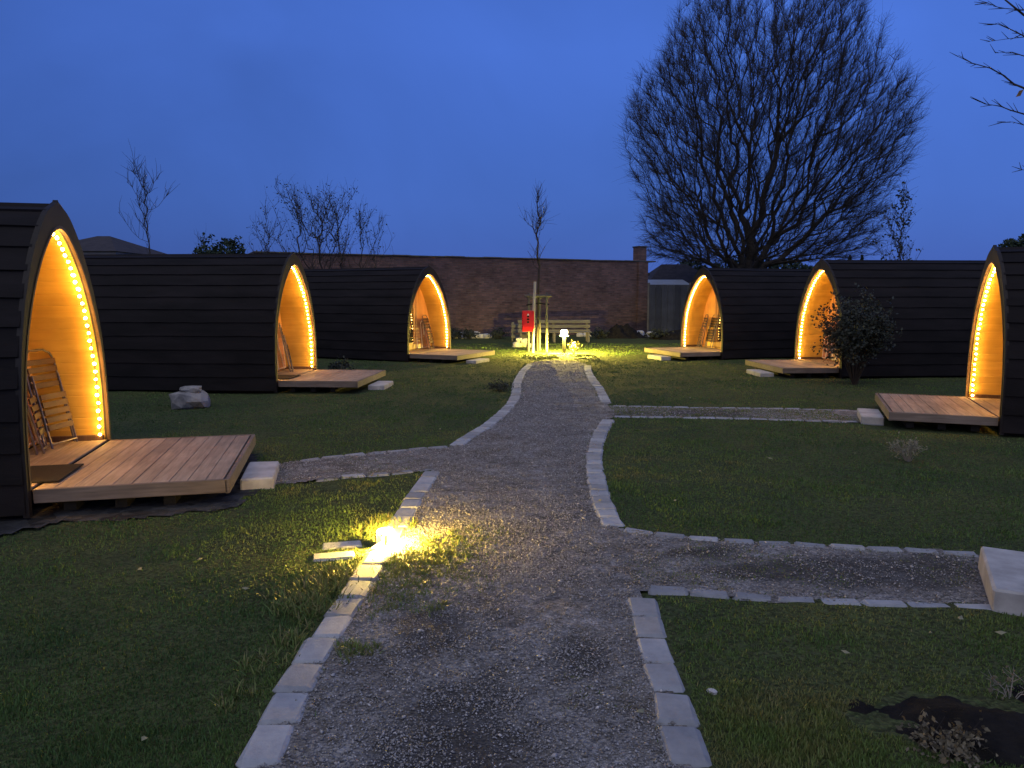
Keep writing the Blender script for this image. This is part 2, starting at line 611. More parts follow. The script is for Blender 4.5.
L_NEAR = smooth([(-.93, .6), (-.925, 1.6)] + [tuple(p) for p in px([(258, 768), (300, 680), (332, 628), (357, 590), (375, 562), (390, 540), (404, 517), (417, 495), (434, 470)])])
L_FAR = smooth([tuple(p) for p in px([(456, 446), (471, 436), (490, 424), (508, 408), (516, 395), (517, 384), (523, 372), (531, 364)])])
R_NEAR = smooth([(.62, .6), (.63, 1.6)] + [tuple(p) for p in px([(690, 768), (671, 700), (652, 644), (641, 600), (637, 590)])])
R_MID = smooth([tuple(p) for p in px([(613, 527), (602, 502), (596, 478), (594, 457), (600, 434), (609, 419)])])
R_FAR = smooth([tuple(p) for p in px([(606, 403), (600, 390), (592, 379), (588, 371), (588, 366)])])
LS_UP = smooth([tuple(p) for p in px([(448, 447), (400, 451), (330, 458), (288, 463)])])
LS_LO = smooth([tuple(p) for p in px([(436, 468), (400, 472), (350, 476), (308, 480)])])
R2_LO = smooth([tuple(p) for p in px([(647, 590), (700, 593), (790, 600), (880, 605), (950, 607), (1022, 612), (1060, 614)])])
R2_UP = smooth([tuple(p) for p in px([(622, 530), (680, 537), (740, 542), (800, 545), (870, 549), (935, 552), (985, 556)])])
R1_LO = smooth([tuple(p) for p in px([(614, 417), (700, 418), (780, 420), (862, 422)])])
R1_UP = smooth([tuple(p) for p in px([(612, 406), (700, 408), (780, 409), (860, 411)])])

path_poly = ([Vector((-.95, -3)), *L_NEAR, *L_FAR, Vector((.62, 19.4)), Vector((1.2, 19.9)), Vector((1.75, 19.4)), *R_FAR[::-1], *R_MID[::-1], *R_NEAR[::-1], Vector((.62, -3))])
side_polys = [
    [*LS_UP, at(262, 468).xy, at(268, 484).xy, *LS_LO[::-1], Vector((-.3, 7.3)), Vector((-.3, 8.3))],
    [Vector((.3, 4.15)), *R2_LO, Vector((4.2, 3.7)), Vector((4.2, 4.6)), *R2_UP[::-1], Vector((.3, 5.3))],
    [Vector((1.0, 10.4)), *R1_LO, at(880, 420).xy, at(878, 411).xy, *R1_UP[::-1], Vector((1.2, 11.6))],
]


def inside(P, poly):
    x, y = P[:, 0], P[:, 1]
    r = np.zeros(len(P), bool)
    n = len(poly)
    for i in range(n):
        x1, y1 = poly[i]; x2, y2 = poly[(i + 1) % n]
        c = ((y1 > y) != (y2 > y))
        with np.errstate(divide='ignore', invalid='ignore'):
            xi = (x2 - x1) * (y - y1) / (y2 - y1 + 1e-12) + x1
        r ^= c & (x < xi)
    return r


def vnoise(P, s, seed=0):
    """smooth value noise 0..1"""
    g = np.random.default_rng(seed).random((256, 256))
    u = P[:, 0] * s + 1000; v = P[:, 1] * s + 1000
    iu = np.floor(u).astype(int); iv = np.floor(v).astype(int)
    fu = u - iu; fv = v - iv
    fu = fu * fu * (3 - 2 * fu); fv = fv * fv * (3 - 2 * fv)
    a = g[iu % 256, iv % 256]; b = g[(iu + 1) % 256, iv % 256]
    c = g[iu % 256, (iv + 1) % 256]; d = g[(iu + 1) % 256, (iv + 1) % 256]
    return (a * (1 - fu) + b * fu) * (1 - fv) + (c * (1 - fu) + d * fu) * fv


def fbm(P, s, seed=0, o=4):
    r = 0; w = 1; t = 0
    for k in range(o):
        r = r + w * vnoise(P, s * 2 ** k, seed + k); t += w; w *= .5
    return r / t


def on_path(P):
    r = inside(P, path_poly)
    for s in side_polys: r |= inside(P, s)
    return r


def grid(x0, x1, y0, y1, d):
    xs = np.arange(x0, x1 + d / 2, d); ys = np.arange(y0, y1 + d / 2, d)
    X, Y = np.meshgrid(xs, ys)
    P = np.stack([X.ravel(), Y.ravel()], 1)
    nx, ny = len(xs), len(ys)
    I = np.arange(nx * ny).reshape(ny, nx)
    Q = np.stack([I[:-1, :-1].ravel(), I[:-1, 1:].ravel(), I[1:, 1:].ravel(), I[1:, :-1].ravel()], 1)
    return P, Q


# lawn: one sheet to the horizon, fine grid where the camera looks
LX0, LX1, LY0, LY1 = -12, 12, -4, 27
P, Q = grid(LX0, LX1, LY0, LY1, .1)
mask = on_path(P)
z = (fbm(P, .6, 3) - .5) * .05 + (fbm(P, 4, 9) - .5) * .02
edge = np.minimum.reduce([P[:, 0] - LX0, LX1 - P[:, 0], P[:, 1] - LY0, LY1 - P[:, 1]])
z *= np.clip(edge / 1.0, 0, 1)
z -= mask * .012 * np.clip(edge, 0, 1)
# flat strip beside kerbs handled by kerb stones standing proud
V = np.concatenate([np.column_stack([P, z]), np.array([[-600, -600, 0], [600, -600, 0], [600, 900, 0], [-600, 900, 0], [LX0, LY0, 0], [LX1, LY0, 0], [LX1, LY1, 0], [LX0, LY1, 0]])])
n = len(P)
Q = np.concatenate([Q, np.array([[n, n + 1, n + 5, n + 4], [n + 1, n + 2, n + 6, n + 5], [n + 2, n + 3, n + 7, n + 6], [n + 3, n, n + 4, n + 7]])])
tag(np_mesh('lawn', V, Q, M['lawn'], smooth=True), kind='structure')


def sheet(name, polys, x0, x1, y0, y1, d, mat, z0=.006, amp=.012, dark_patch=False, jag=.05):
    P, Q = grid(x0, x1, y0, y1, d)
    J = P + np.column_stack([(fbm(P, 5, 21) - .5) * jag * 2, (fbm(P, 5, 31) - .5) * jag * 2])
    m = np.zeros(len(P), bool)
    for p in polys: m |= inside(J, p)
    Q = Q[m[Q].any(1)]
    used = np.unique(Q)
    mp = -np.ones(len(P), int); mp[used] = np.arange(len(used))
    P2 = P[used]
    zz = z0 + (fbm(P2, 3, 5) - .5) * amp + (fbm(P2, 14, 6, 2) - .5) * amp * .8
    at_ = None
    if dark_patch:  # noisy-edged ovals mixed darker into the gravel colour
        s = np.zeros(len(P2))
        for (cx, cy, rx, ry) in dark_patch:
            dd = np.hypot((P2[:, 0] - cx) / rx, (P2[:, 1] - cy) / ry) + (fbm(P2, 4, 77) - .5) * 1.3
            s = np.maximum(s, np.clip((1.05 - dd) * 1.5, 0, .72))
        at_ = {'dark_patch': s}
    return np_mesh(name, np.column_stack([P2, zz]), mp[Q], mat, smooth=True, attr=at_)


tag(sheet('gravel_path', [path_poly], -1.6, 2.6, -3, 22, .045, M['gravel'], dark_patch=[(-.22, 2.75, .33, .5), (.30, 3.4, .16, .3), (-.45, 3.6, .2, .3)]), kind='structure')
tag(sheet('side_path', [side_polys[0]], -3.2, -.6, 6.4, 8.9, .045, M['gravel'], z0=.003, dark_patch=[(-2.6, 7.3, .4, .3)]), kind='structure')
tag(sheet('side_path', [side_polys[1]], .62, 4.3, 3.4, 5.7, .045, M['gravel'], z0=.002, dark_patch=[(2.2, 4.5, .9, .35), (1.3, 4.8, .3, .2)]), kind='structure')
tag(sheet('side_path', [side_polys[2]], 1.2, 5.8, 9.8, 11.9, .06, M['gravel'], z0=.002, dark_patch=[(2.6, 10.8, 1.2, .4)]), kind='structure')
# dark cobbled strip around the near left cabin deck
bed = [tuple(p) for p in px([(-260, 560), (-60, 545), (60, 522), (160, 517), (232, 508), (252, 490), (262, 470), (246, 452), (200, 440), (100, 432), (-200, 430)])]
tag(sheet('cobbled_strip', [bed], -9, -1.9, 4.3, 8.4, .06, M['cobble'], z0=.008, amp=.02, jag=.08), kind='structure')

# ------------------------------------------------------------------ kerb stones
def sett_mesh(l, w, h, seed):
    random.seed(seed)
    mb = MB()
    mb.box((0, 0, 0), (l, w, h), bev=.019, jit=.0055)
    me = bpy.data.meshes.new('kerb_stone')
    me.from_pydata(mb.v, [], mb.f)
    me.materials.append(M['kerb'])
    return me


SET_BIG = [sett_mesh(.247 + .004 * (i % 3 - 1), .165 + .008 * (i % 2), .11, 50 + i) for i in range(6)]
SET_SML = [sett_mesh(.227 + .008 * (i % 3 - 1), .10 + .008 * (i % 2), .10, 80 + i) for i in range(6)]
rk = random.Random(5)


SET_MID = [sett_mesh(.196 + .006 * (i % 3 - 1), .175 + .01 * (i % 2), .11, 150 + i) for i in range(6)]


def kerb_run(pts, meshes, label, group, pitch=.252, start=.0, z=-.036, skip=()):
    seg = [(pts[i + 1] - pts[i]).length for i in range(len(pts) - 1)]
    total = sum(seg)
    s = start + pitch / 2
    k = 0
    while s < total - pitch * .3:
        a = s
        for i, L in enumerate(seg):
            if a <= L: break
            a -= L
        d = (pts[i + 1] - pts[i]).normalized()
        p = pts[i] + d * a
        if k not in skip:
            o = bpy.data.objects.new('kerb_stone', rk.choice(meshes))
            col.objects.link(o)
            o.location = (p.x + rk.uniform(-.004, .004), p.y + rk.uniform(-.004, .004), z + rk.uniform(-.003, .004))
            o.rotation_euler = (rk.uniform(-.02, .02), rk.uniform(-.012, .012), math.atan2(d.y, d.x) + rk.uniform(-.025, .025) + (math.pi if rk.random() < .5 else 0))
            tag(o, label, 'kerb stone', group)
        s += pitch + rk.uniform(-.002, .005)
        k += 1


kerb_run(L_NEAR[12:], SET_BIG, 'pale granite kerb stone in the near left path edge beside the glowing ground light', 'kerb stones along the near left path edge')
kerb_run(L_FAR, SET_MID, 'pale granite kerb stone in the curved left path edge beyond the left side path', 'kerb stones along the far left path edge', .2)
kerb_run(R_NEAR[12:], SET_BIG, 'pale granite kerb stone in the straight right path edge nearest the viewer', 'kerb stones along the near right path edge')
kerb_run(R_MID, SET_MID, 'pale granite kerb stone in the bowed right path edge between the two right side paths', 'kerb stones along the middle right path edge', .2)
kerb_run(R_FAR, SET_MID, 'pale granite kerb stone in the far right path edge leading to the bollard light', 'kerb stones along the far right path edge', .2)
kerb_run(LS_UP, SET_SML, 'narrow kerb stone on the far edge of the short left side path', 'kerb stones on the far edge of the left side path', .235)
kerb_run(LS_LO, SET_SML, 'narrow kerb stone half sunk on the near edge of the short left side path', 'kerb stones on the near edge of the left side path', .235, z=-.044)
kerb_run(R2_LO, SET_SML, 'narrow kerb stone, near edge of the wide side path ending at the big white step', 'kerb stones on the near edge of the nearest right side path', .235, z=-.037)
kerb_run(R2_UP, SET_SML, 'narrow kerb stone, far edge of the wide side path ending at the big white step', 'kerb stones on the far edge of the nearest right side path', .235, z=-.037, skip=(10,))
kerb_run(R1_LO, SET_SML, 'narrow kerb stone, near edge of the thin side path to the right edge pod', 'kerb stones on the near edge of the distant right side path', .235, z=-.038)
kerb_run(R1_UP, SET_SML, 'narrow kerb stone, far edge of the thin side path to the right edge pod', 'kerb stones on the far edge of the distant right side path', .235, z=-.040)
for (u, v, lab) in ((342, 547, 'flat pale slab in the grass left of the glowing ground light, the farther of the pair'),
                    (334, 558, 'flat pale slab in the grass left of the glowing ground light, the nearer of the pair')):
    p = at(u, v)
    mb = MB(); random.seed(u)
    mb.box((0, 0, 0), (.27, .135, .09), bev=.014, jit=.005)
    o = mb.build('paving_slab', M['kerb'])
    o.location = (p.x, p.y, -.027); o.rotation_euler = (0, 0, R(14))
    tag(o, lab, 'paving slab')

# ------------------------------------------------------------------ cabins
FZ = .22        # floor height
INNER = [(1.05, 0), (1.045, .35), (1.02, .65), (.96, .95), (.86, 1.22), (.72, 1.48), (.55, 1.71), (.37, 1.89), (.18, 2.03), (.05, 2.075), (0, 2.08)]


def arch(off=0.0, bottom=0.0, n=3, tip=0.0):
    """full arch outline from the right foot over the top to the left foot, offset outwards"""
    p = smooth([Vector(q) for q in INNER], n)
    out = []
    for i, q in enumerate(p):
        a = p[max(i - 1, 0)]; b = p[min(i + 1, len(p) - 1)]
        t = (b - a).normalized()
        nn = Vector((t.y, -t.x))
        if i == len(p) - 1: nn = Vector((0, 1))
        out.append(q + nn * (off if off < .1 else .05 + (off - .05) * min(1, max(0, q.y / 2.08)) ** 2.2))
    out[-1] = Vector((0, out[-1].y + tip))
    if tip:
        k = len(out)
        for j in range(1, 7):
            out[-1 - j].y += tip * (1 - j / 7) ** 2
            out[-1 - j].x = max(out[-1 - j].x, .001)
    out[0] = Vector((out[0].x, bottom))
    full = [(q.x, q.y) for q in out] + [(-q.x, q.y) for q in out[:-1][::-1]]
    return full


def arch_points(off, step, bottom=0.02):
    pts = [Vector(p) for p in arch(off, bottom)]
    res = []
    acc = 0
    nxt = step * .5
    for i in range(len(pts) - 1):
        L = (pts[i + 1] - pts[i]).length
        while acc + L >= nxt:
            res.append(pts[i].lerp(pts[i + 1], (nxt - acc) / L))
            nxt += step
        acc += L
    return res


PORCH = .64
LEN = 5.6


def make_cabin(side):
    """origin on the ground under the middle of the front arch, facing +X; side=+1: far side is +Y"""
    root = empty('camping_pod')
    # outer shell in lapped courses
    rs = random.Random(3)
    out = [Vector(p) for p in arch(.165, -.17, 4)]
    half = len(out) // 2
    acc = [0]
    for i in range(half): acc.append(acc[-1] + (out[i + 1] - out[i]).length)
    tot = acc[-1]
    NC = 12

    def pt(s, lift):
        s = min(max(s, 0), tot - 1e-6)
        for i in range(half):
            if acc[i + 1] >= s: break
        t = (s - acc[i]) / (acc[i + 1] - acc[i])
        q = out[i].lerp(out[i + 1], t)
        d = (out[i + 1] - out[i]).normalized()
        return q + Vector((d.y, -d.x)) * lift
    NXS = 24
    xs = [-LEN + LEN * k / NXS for k in range(NXS + 1)]
    mb = MB()
    for sg in (1, -1):
        rows = []
        for c in range(NC):
            s0, s1 = tot * c / NC, tot * (c + 1) / NC
            for (s, lf) in ((s0, .019), ((s0 + s1) / 2, .009), (s1, .0)):
                rows.append([(x, sg * (q := pt(s + rs.uniform(-.005, .005) * (0 < s < tot), lf + rs.uniform(-.002, .003))).x, q.y + FZ) for x in xs])
        nr = len(rows)
        vs = [v for r in rows for v in r]
        w = len(xs)
        fs = []
        for r in range(nr - 1):
            for k in range(w - 1):
                q = (r * w + k, r * w + k + 1, (r + 1) * w + k + 1, (r + 1) * w + k)
                fs.append(q if sg > 0 else q[::-1])
        mb.add(vs, fs)
    shell = mb.build('roof_shell', M['shingle'], root)
    # ridge cap
    mb = MB()
    zt = FZ + out[half].y
    mb.prism([(-.10, -.035), (.10, -.035), (.035, .018), (-.035, .018)], -LEN - .02, -.02, Matrix(((0, 0, 1, 0), (1, 0, 0, 0), (0, 1, 0, zt + .012), (0, 0, 0, 1))))
    mb.build('ridge_cap', M['shingle'], root)
    # front fascia ring with real thickness
    inn = arch(-.012, -.20, 4); ou = arch(.185, -.20, 4, tip=.045)
    mb = MB()
    n = len(inn)
    vs = [(-.02, p[0], p[1] + FZ) for p in inn] + [(-.02, p[0], p[1] + FZ) for p in ou] + [(.022, p[0], p[1] + FZ) for p in inn] + [(.022, p[0], p[1] + FZ) for p in ou]
    fs = []
    for i in range(n - 1):
        fs += [(i, n + i, n + i + 1, i + 1), (2 * n + i, 2 * n + i + 1, 3 * n + i + 1, 3 * n + i), (i, i + 1, 2 * n + i + 1, 2 * n + i), (n + i, 3 * n + i, 3 * n + i + 1, n + i + 1)]
    fs += [(0, 2 * n, 3 * n, n), (n - 1, 2 * n - 1, 4 * n - 1, 3 * n - 1)]
    mb.add(vs, fs)
    mb.build('fascia', M['fascia'], root)
    # thin pale rim on the inner edge
    a, b_ = arch(-.016, 0.004, 4), arch(.012, 0.004, 4)
    mb = MB()
    vs = [(.0, p[0], p[1] + FZ) for p in a] + [(.028, p[0], p[1] + FZ) for p in a] + [(.028, p[0], p[1] + FZ) for p in b_]
    fs = []
    for i in range(n - 1):
        fs += [(i, i + 1, n + i + 1, n + i), (n + i, n + i + 1, 2 * n + i + 1, 2 * n + i)]
    mb.add(vs, fs)
    mb.build('rim_trim', M['rim'], root)
    # porch lining
    a = arch(.0, 0, 4)
    mb = MB()
    xs2 = [-.018, -.3, -PORCH]
    vs = [(x, p[0], p[1] + FZ) for x in xs2 for p in a]
    fs = [(r * n + i, r * n + i + 1, (r + 1) * n + i + 1, (r + 1) * n + i) for r in range(2) for i in range(n - 1)]
    mb.add(vs, fs)
    mb.build('porch_lining', M['pine'], root)
    # skirting along both feet of the porch
    for sg in (1, -1):
        mb = MB()
        mb.box((-.33, sg * 1.02, FZ + .035), (.6, .035, .06), bev=.006)
        mb.build('skirting', M['rim'], root)
    # base frame and floor
    mb = MB()
    mb.box((-LEN / 2, 0, FZ - .06), (LEN - .04, 2.12, .10))
    for sg in (-1, 0, 1): mb.box((-LEN / 2, sg * .9, .05), (LEN - .1, .12, .12))
    mb.build('base_frame', M['black'], root)
    mb = MB()
    for k in range(4): mb.box((-.075 - .148 * k, 0, FZ - .003), (.143, 2.09, .022), bev=.004)
    mb.build('porch_floor', M['deck'], root)
    # back wall with its door
    a = arch(.0, 0, 4)
    mb = MB()
    mb.prism([(p[0], p[1] + FZ) for p in a], -PORCH - .05, -PORCH, Matrix(((0, 0, 1, 0), (1, 0, 0, 0), (0, 1, 0, 0), (0, 0, 0, 1))))
    wl = mb.build('porch_wall', M['pine_v'], root)
    dy = -.13 * side
    X = -PORCH + .02
    mb = MB()
    for s_ in (-1, 1): mb.box((X + .005, dy + s_ * .40, FZ + .76), (.05, .07, 1.50), bev=.008)
    mb.box((X + .005, dy, FZ + 1.545), (.05, .87, .07), bev=.008)
    mb.build('door_frame', M['door_wood'], root)
    mb = MB()
    for s_ in (-1, 1): mb.box((X, dy + s_ * .315, FZ + .76), (.036, .09, 1.46), bev=.006)
    mb.box((X, dy, FZ + 1.45), (.036, .54, .10), bev=.006)
    mb.box((X, dy, FZ + .12), (.036, .54, .18), bev=.006)
    d = mb.build('door', M['door_wood'], root)
    mb = MB(); mb.box((X - .004, dy, FZ + .80), (.014, .545, 1.20)); mb.build('pane', M['glass'], d)
    mb = MB()
    mb.tube([(X + .02, dy + .30 * side, FZ + .92), (X + .06, dy + .30 * side, FZ + .92), (X + .065, dy + .19 * side, FZ + .92)], .009)
    mb.build('handle', M['metal'], d)
    mb = MB()
    mb.box((X + .02, dy + .10 * side, FZ + 1.70), (.05, .11, .07), bev=.01)
    mb.build('porch_lamp', M['white_metal'], root)
    # rear wall
    ob = arch(.15, -.14, 4)
    mb = MB()
    mb.prism([(p[0], p[1] + FZ) for p in ob], -LEN - .03, -LEN + .03, Matrix(((0, 0, 1, 0), (1, 0, 0, 0), (0, 1, 0, 0), (0, 0, 0, 1))))
    mb.build('rear_wall', M['fascia'], root)
    return root


# light string hung round the inside of the arch
bulb_me = None


def make_lights():
    global bulb_me
    root = empty('string_lights')
    pts = arch_points(-.045, .082, .03)
    mb = MB()
    mb.tube([(-.050, p.x, p.y + FZ) for p in pts], .005, n=5)
    mb.build('cable', M['rim'], root)
    mb = MB()
    mb.lathe((0, 0, 0), [(.004, -.018), (.0115, -.012), (.0155, 0), (.0115, .012), (.004, .018)], 10)
    first = None
    rr = random.Random(4)
    for p in pts:
        if first is None:
            o = mb.build('bulb', M['led'], root, smooth=True)
            first = o
        else:
            o = first.copy(); col.objects.link(o); o.parent = root
        o.location = (-.050 + rr.uniform(-.006, .006), p.x - math.copysign(.014, p.x), p.y + FZ)
        o.rotation_euler = (rr.uniform(0, 3), rr.uniform(0, 3), 0)
        o.scale = [rr.uniform(.85, 1.1)] * 3
    return root


def make_deck(w=2.06, dep=1.46, t=.115):
    root = empty('wooden_deck')
    mb = MB()
    rb = random.Random(9)
    nb = round(dep / .145)
    bw = (dep - .076) / nb
    for k in range(nb):
        cuts = sorted([-w / 2 + .02, rb.uniform(-.5, .5), w / 2 - .02])
        for j in range(2):
            mb.box((.026 + bw * (k + .5), (cuts[j] + cuts[j + 1]) / 2, FZ - .014 + rb.uniform(-.0015, .0015)),
                   (bw - .004, cuts[j + 1] - cuts[j] - .004, .026), bev=.003)
    mb.build('boards', M['deck'], root)
    mb = MB()
    mb.box((dep - .018, 0, FZ - .055), (.036, w, t), bev=.004)
    mb.build('front_board', M['deck_side'], root)
    for s_ in (-1, 1):
        mb = MB()
        mb.box((dep / 2 + .005, s_ * (w / 2 - .016), FZ - .052), (dep - .05, .032, t - .004), bev=.004)
        mb.build('side_board', M['deck_side'], root)
    mb = MB()
    for x in (.25, .62, .98): mb.box((x, 0, .075), (.09, w - .2, .12))
    mb.build('bearers', M['black'], root)
    return root


def folding_chair():
    """folded flat, standing in its own XZ plane leaning back towards -X"""
    root = empty('folding_chair')
    L = Matrix.Rotation(R(-11), 3, 'Y')
    T = lambda p: L @ Vector(p)
    mb = MB()
    for s_ in (-1, 1):
        mb.tube([T((0, s_ * .21, .01)), T((0, s_ * .21, .85)), T((.0, s_ * .17, .93))], .011, n=7)
    mb.tube([T((0, -.17, .93)), T((0, -.09, .965)), T((0, .09, .965)), T((0, .17, .93))], .011, n=7)
    mb.build('back_frame', M['metal'], root)
    mb = MB()
    for s_ in (-1, 1): mb.tube([T((.05, s_ * .18, .0)), T((.035, s_ * .18, .55)), T((.03, s_ * .18, .72))], .010, n=7)
    mb.tube([T((.05, -.18, .04)), T((.05, .18, .04))], .009, n=7)
    mb.build('leg_frame', M['metal'], root)
    mb = MB()
    for k in range(4): mb.box(T((.018, 0, .62 + k * .075)), (.014, .40, .055), rot=L, bev=.003)
    mb.build('backrest', M['chair_slat'], root)
    mb = MB()
    for k in range(5): mb.box(T((.06, 0, .20 + k * .075)), (.014, .36, .055), rot=L, bev=.003)
    mb.build('seat', M['chair_slat'], root)
    return root


def folding_table():
    root = empty('folding_table')
    L = Matrix.Rotation(R(-5), 3, 'Y')
    T = lambda p: L @ Vector(p)
    mb = MB(); mb.box(T((0, 0, .50)), (.03, .62, .90), rot=L, bev=.004)
    mb.build('tabletop', M['table_top'], root)
    mb = MB()
    for s_ in (-1, 1): mb.box(T((.002, s_ * .318, .50)), (.036, .016, .93), rot=L, bev=.003)
    for z_ in (.045, .957): mb.box(T((.002, 0, z_)), (.036, .62, .016), rot=L, bev=.003)
    mb.build('edge_frame', M['white_metal'], root)
    mb = MB()
    mb.tube([T((.035, -.12, .02)), T((.035, -.10, .72)), T((.035, -.04, .79)), T((.035, .03, .74)), T((.035, .01, .40))], .011, n=7)
    mb.tube([T((.03, .20, .02)), T((.03, .0, .62))], .010, n=7)
    mb.build('folded_legs', M['white_metal'], root)
    return root


def place(o, c, yaw, lx=0, ly=0, lz=0, rz=0):
    o.location = (c[0] + lx * math.cos(yaw) - ly * math.sin(yaw), c[1] + lx * math.sin(yaw) + ly * math.cos(yaw), lz)
    o.rotation_euler = (0, 0, yaw + rz)
    return o


def corners(pn, pf, w=2.10, z=FZ):
    """near foot on pixel pn; far foot on the ray of pixel pf at distance w"""
    n_ = at(*pn, z).xy
    x, y, _ = ray(*pf)
    k = x / y
    best = None
    for i in range(4000):
        Y = n_.y + .3 + i * .001
        p = Vector((k * Y, Y))
        e = abs((p - n_).length - w)
        if best is None or e < best[0]: best = (e, p)
    f_ = best[1]
    c = (n_ + f_) / 2
    d = f_ - n_
    return c, d


PODS = [  # near foot pixel, far foot pixel, side, descriptions
    ((27, 491), (107.5, 437), 1, 'largest dark shingled camping pod at the left edge with the folded chairs in its porch', 'left pod nearest the viewer'),
    ((276, 381), (322, 370), 1, 'dark camping pod in the middle of the left row, behind the rough stone block', 'middle pod of the left row'),
    ((408, 354), (450, 347), 1, 'dark camping pod at the far end of the left row, against the brick wall', 'far left pod by the brick wall'),
    ((722, 352), (682, 346), -1, 'dark camping pod at the far end of the right row, under the big bare tree', 'far right pod under the big tree'),
    ((841, 368), (796, 361), -1, 'dark camping pod in the middle of the right row, half behind the leafy bush', 'right pod behind the leafy bush'),
    ((1002, 418), (967, 401), -1, 'dark camping pod cut by the right edge of the picture, white step before its deck', 'pod at the right edge'),
]
protoL = make_cabin(1); protoR = make_cabin(-1)
lights0 = make_lights(); deck0 = make_deck(); deckR = make_deck(dep=1.24)
ch0 = folding_chair(); tb0 = folding_table()
used = {}


def inst(proto):
    if proto.name in used: return copy_tree(proto)
    used[proto.name] = 1
    return proto


FOOT = []
yaws = [None, R(-4), R(-26), None, None, None]
for i, (pn, pf, side, lab, where) in enumerate(PODS):
    c, d = corners(pn, pf)
    yaw = math.atan2(d.y, d.x) - math.pi / 2 if side > 0 else math.atan2(d.y, d.x) + math.pi / 2
    if yaws[i] is not None:
        yaw = yaws[i]
        nf = at(*pn, FZ).xy
        c = nf + Vector((-math.sin(yaw), math.cos(yaw))) * 1.05
    FOOT.append((c, yaw, side))
    pod = inst(protoL if side > 0 else protoR)
    place(pod, c, yaw)
    if i == 5: pod.scale = (1, 1, .94)
    tag(pod, lab, 'camping pod', 'camping pods on either side of the path')
    s = inst(lights0); place(s, c, yaw)
    if i == 5: s.scale = (1, 1, .94)
    tag(s, 'warm string of bulbs round the arch of the ' + where, 'string lights', 'light strings round the pod arches')
    dk = inst(deck0 if side > 0 else deckR); place(dk, c, yaw)
    tag(dk, 'low wooden deck in front of the ' + where, 'deck', 'decks in front of the pods')

# what stands in the porches
def porch(i, o, lx, ly, rz, label, cat, group):
    c, yaw, side = FOOT[i]
    place(o, c, yaw, lx, ly * side, FZ + .012, rz * side)
    tag(o, label, cat, group)


G = 'folding chairs in the pod porches'
T_ = 'folding tables in the pod porches'
b_ = -PORCH + .12
porch(0, inst(ch0), -.34, .74, R(-18), 'folded slatted chair, the front one leaning in the porch of the nearest left pod', 'folding chair', G)
porch(0, inst(ch0), -.42, .50, R(8), 'folded slatted chair, the rear one leaning in the porch of the nearest left pod', 'folding chair', G)
porch(1, inst(ch0), b_ + .20, .52, R(20), 'folded slatted chair in front of the folded table in the middle left pod', 'folding chair', G)
porch(1, inst(tb0), b_ - .06, .60, 0, 'folded table against the porch wall of the middle left pod', 'folding table', T_)
porch(2, inst(ch0), b_ + .18, .60, R(12), 'folded slatted chair leaning beside the glass door of the far left pod', 'folding chair', G)
porch(2, inst(tb0), b_ - .06, .60, 0, 'folded table against the porch wall of the far left pod', 'folding table', T_)
porch(3, inst(ch0), b_ + .16, .66, R(20), 'folded slatted chair, front of the two in the far right pod', 'folding chair', G)
porch(3, inst(ch0), b_ + .08, .30, R(8), 'folded slatted chair, back of the two in the far right pod', 'folding chair', G)
porch(4, inst(tb0), b_ - .06, .60, 0, 'folded table with pale edges in the porch behind the leafy bush', 'folding table', T_)
porch(0, inst(tb0), b_ - .07, .62, 0, 'folded table behind the two leaning chairs in the nearest left pod', 'folding table', T_)

# thin black rectangles lying at the front of two porches
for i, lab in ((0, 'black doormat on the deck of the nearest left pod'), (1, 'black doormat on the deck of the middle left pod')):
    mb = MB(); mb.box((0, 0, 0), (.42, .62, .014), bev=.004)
    o = mb.build('rectangle', M['black'])
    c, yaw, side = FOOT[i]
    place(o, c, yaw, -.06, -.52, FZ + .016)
    tag(o, lab, 'rectangle')

# white concrete step blocks
def step(poly_px, z, label):
    """block from the four top corners seen in the photo"""
    P4 = [at(u, v, z).xy for u, v in poly_px]
    c = sum(P4, Vector((0, 0))) / 4
    ex = ((P4[1] - P4[0]) + (P4[2] - P4[3])) / 2
    ey = ((P4[3] - P4[0]) + (P4[2] - P4[1])) / 2
    mb = MB(); random.seed(int(c.x * 100))
    mb.box((0, 0, 0), (ex.length, ey.length, z + .02), bev=.012, jit=.004)
    o = mb.build('step_block', M['concrete'])
    o.location = (c.x, c.y, (z - .02) / 2)
    o.rotation_euler = (0, 0, math.atan2(ex.y, ex.x))
    tag(o, label, 'step block', 'white concrete steps before the decks')
    return o


def step_at(i, lx, ly, sx, sy, z, label):
    c, yaw, side = FOOT[i]
    mb = MB(); random.seed(i + 3)
    mb.box((0, 0, 0), (sx, sy, z + .02), bev=.012, jit=.004)
    o = mb.build('step_block', M['concrete'])
    place(o, c, yaw, lx, ly, (z - .02) / 2)
    tag(o, label, 'step block', 'white concrete steps before the decks')


step_at(0, 1.62, -.18, .28, .72, .10, 'white concrete step beside the deck of the largest left pod')
step_at(1, 1.64, -.1, .30, .75, .09, 'white concrete step beside the deck of the middle left pod')
step_at(2, 1.62, -.25, .30, .75, .08, 'white concrete step at the corner of the far left deck by the brick wall')
step_at(3, 1.42, .2, .30, .8, .09, 'white concrete step before the deck under the big bare tree')
step_at(4, 1.42, .3, .30, .8, .09, 'white concrete step before the deck beside the leafy bush')
step_at(5, 1.40, .3, .28, .8, .10, 'white concrete step before the deck of the pod at the right edge')
mb = MB(); random.seed(70)
mb.box((0, 0, 0), (.62, .95, .16), bev=.014, jit=.005)
o = mb.build('step_block', M['concrete'])
pq = at(980, 546, .14); pr = at(993, 588, .14)
dv = (pr - pq).xy.normalized()
cc = (pq.xy + pr.xy) / 2 + Vector((-dv.y, dv.x)) * .31
o.location = (cc.x, cc.y, .06)
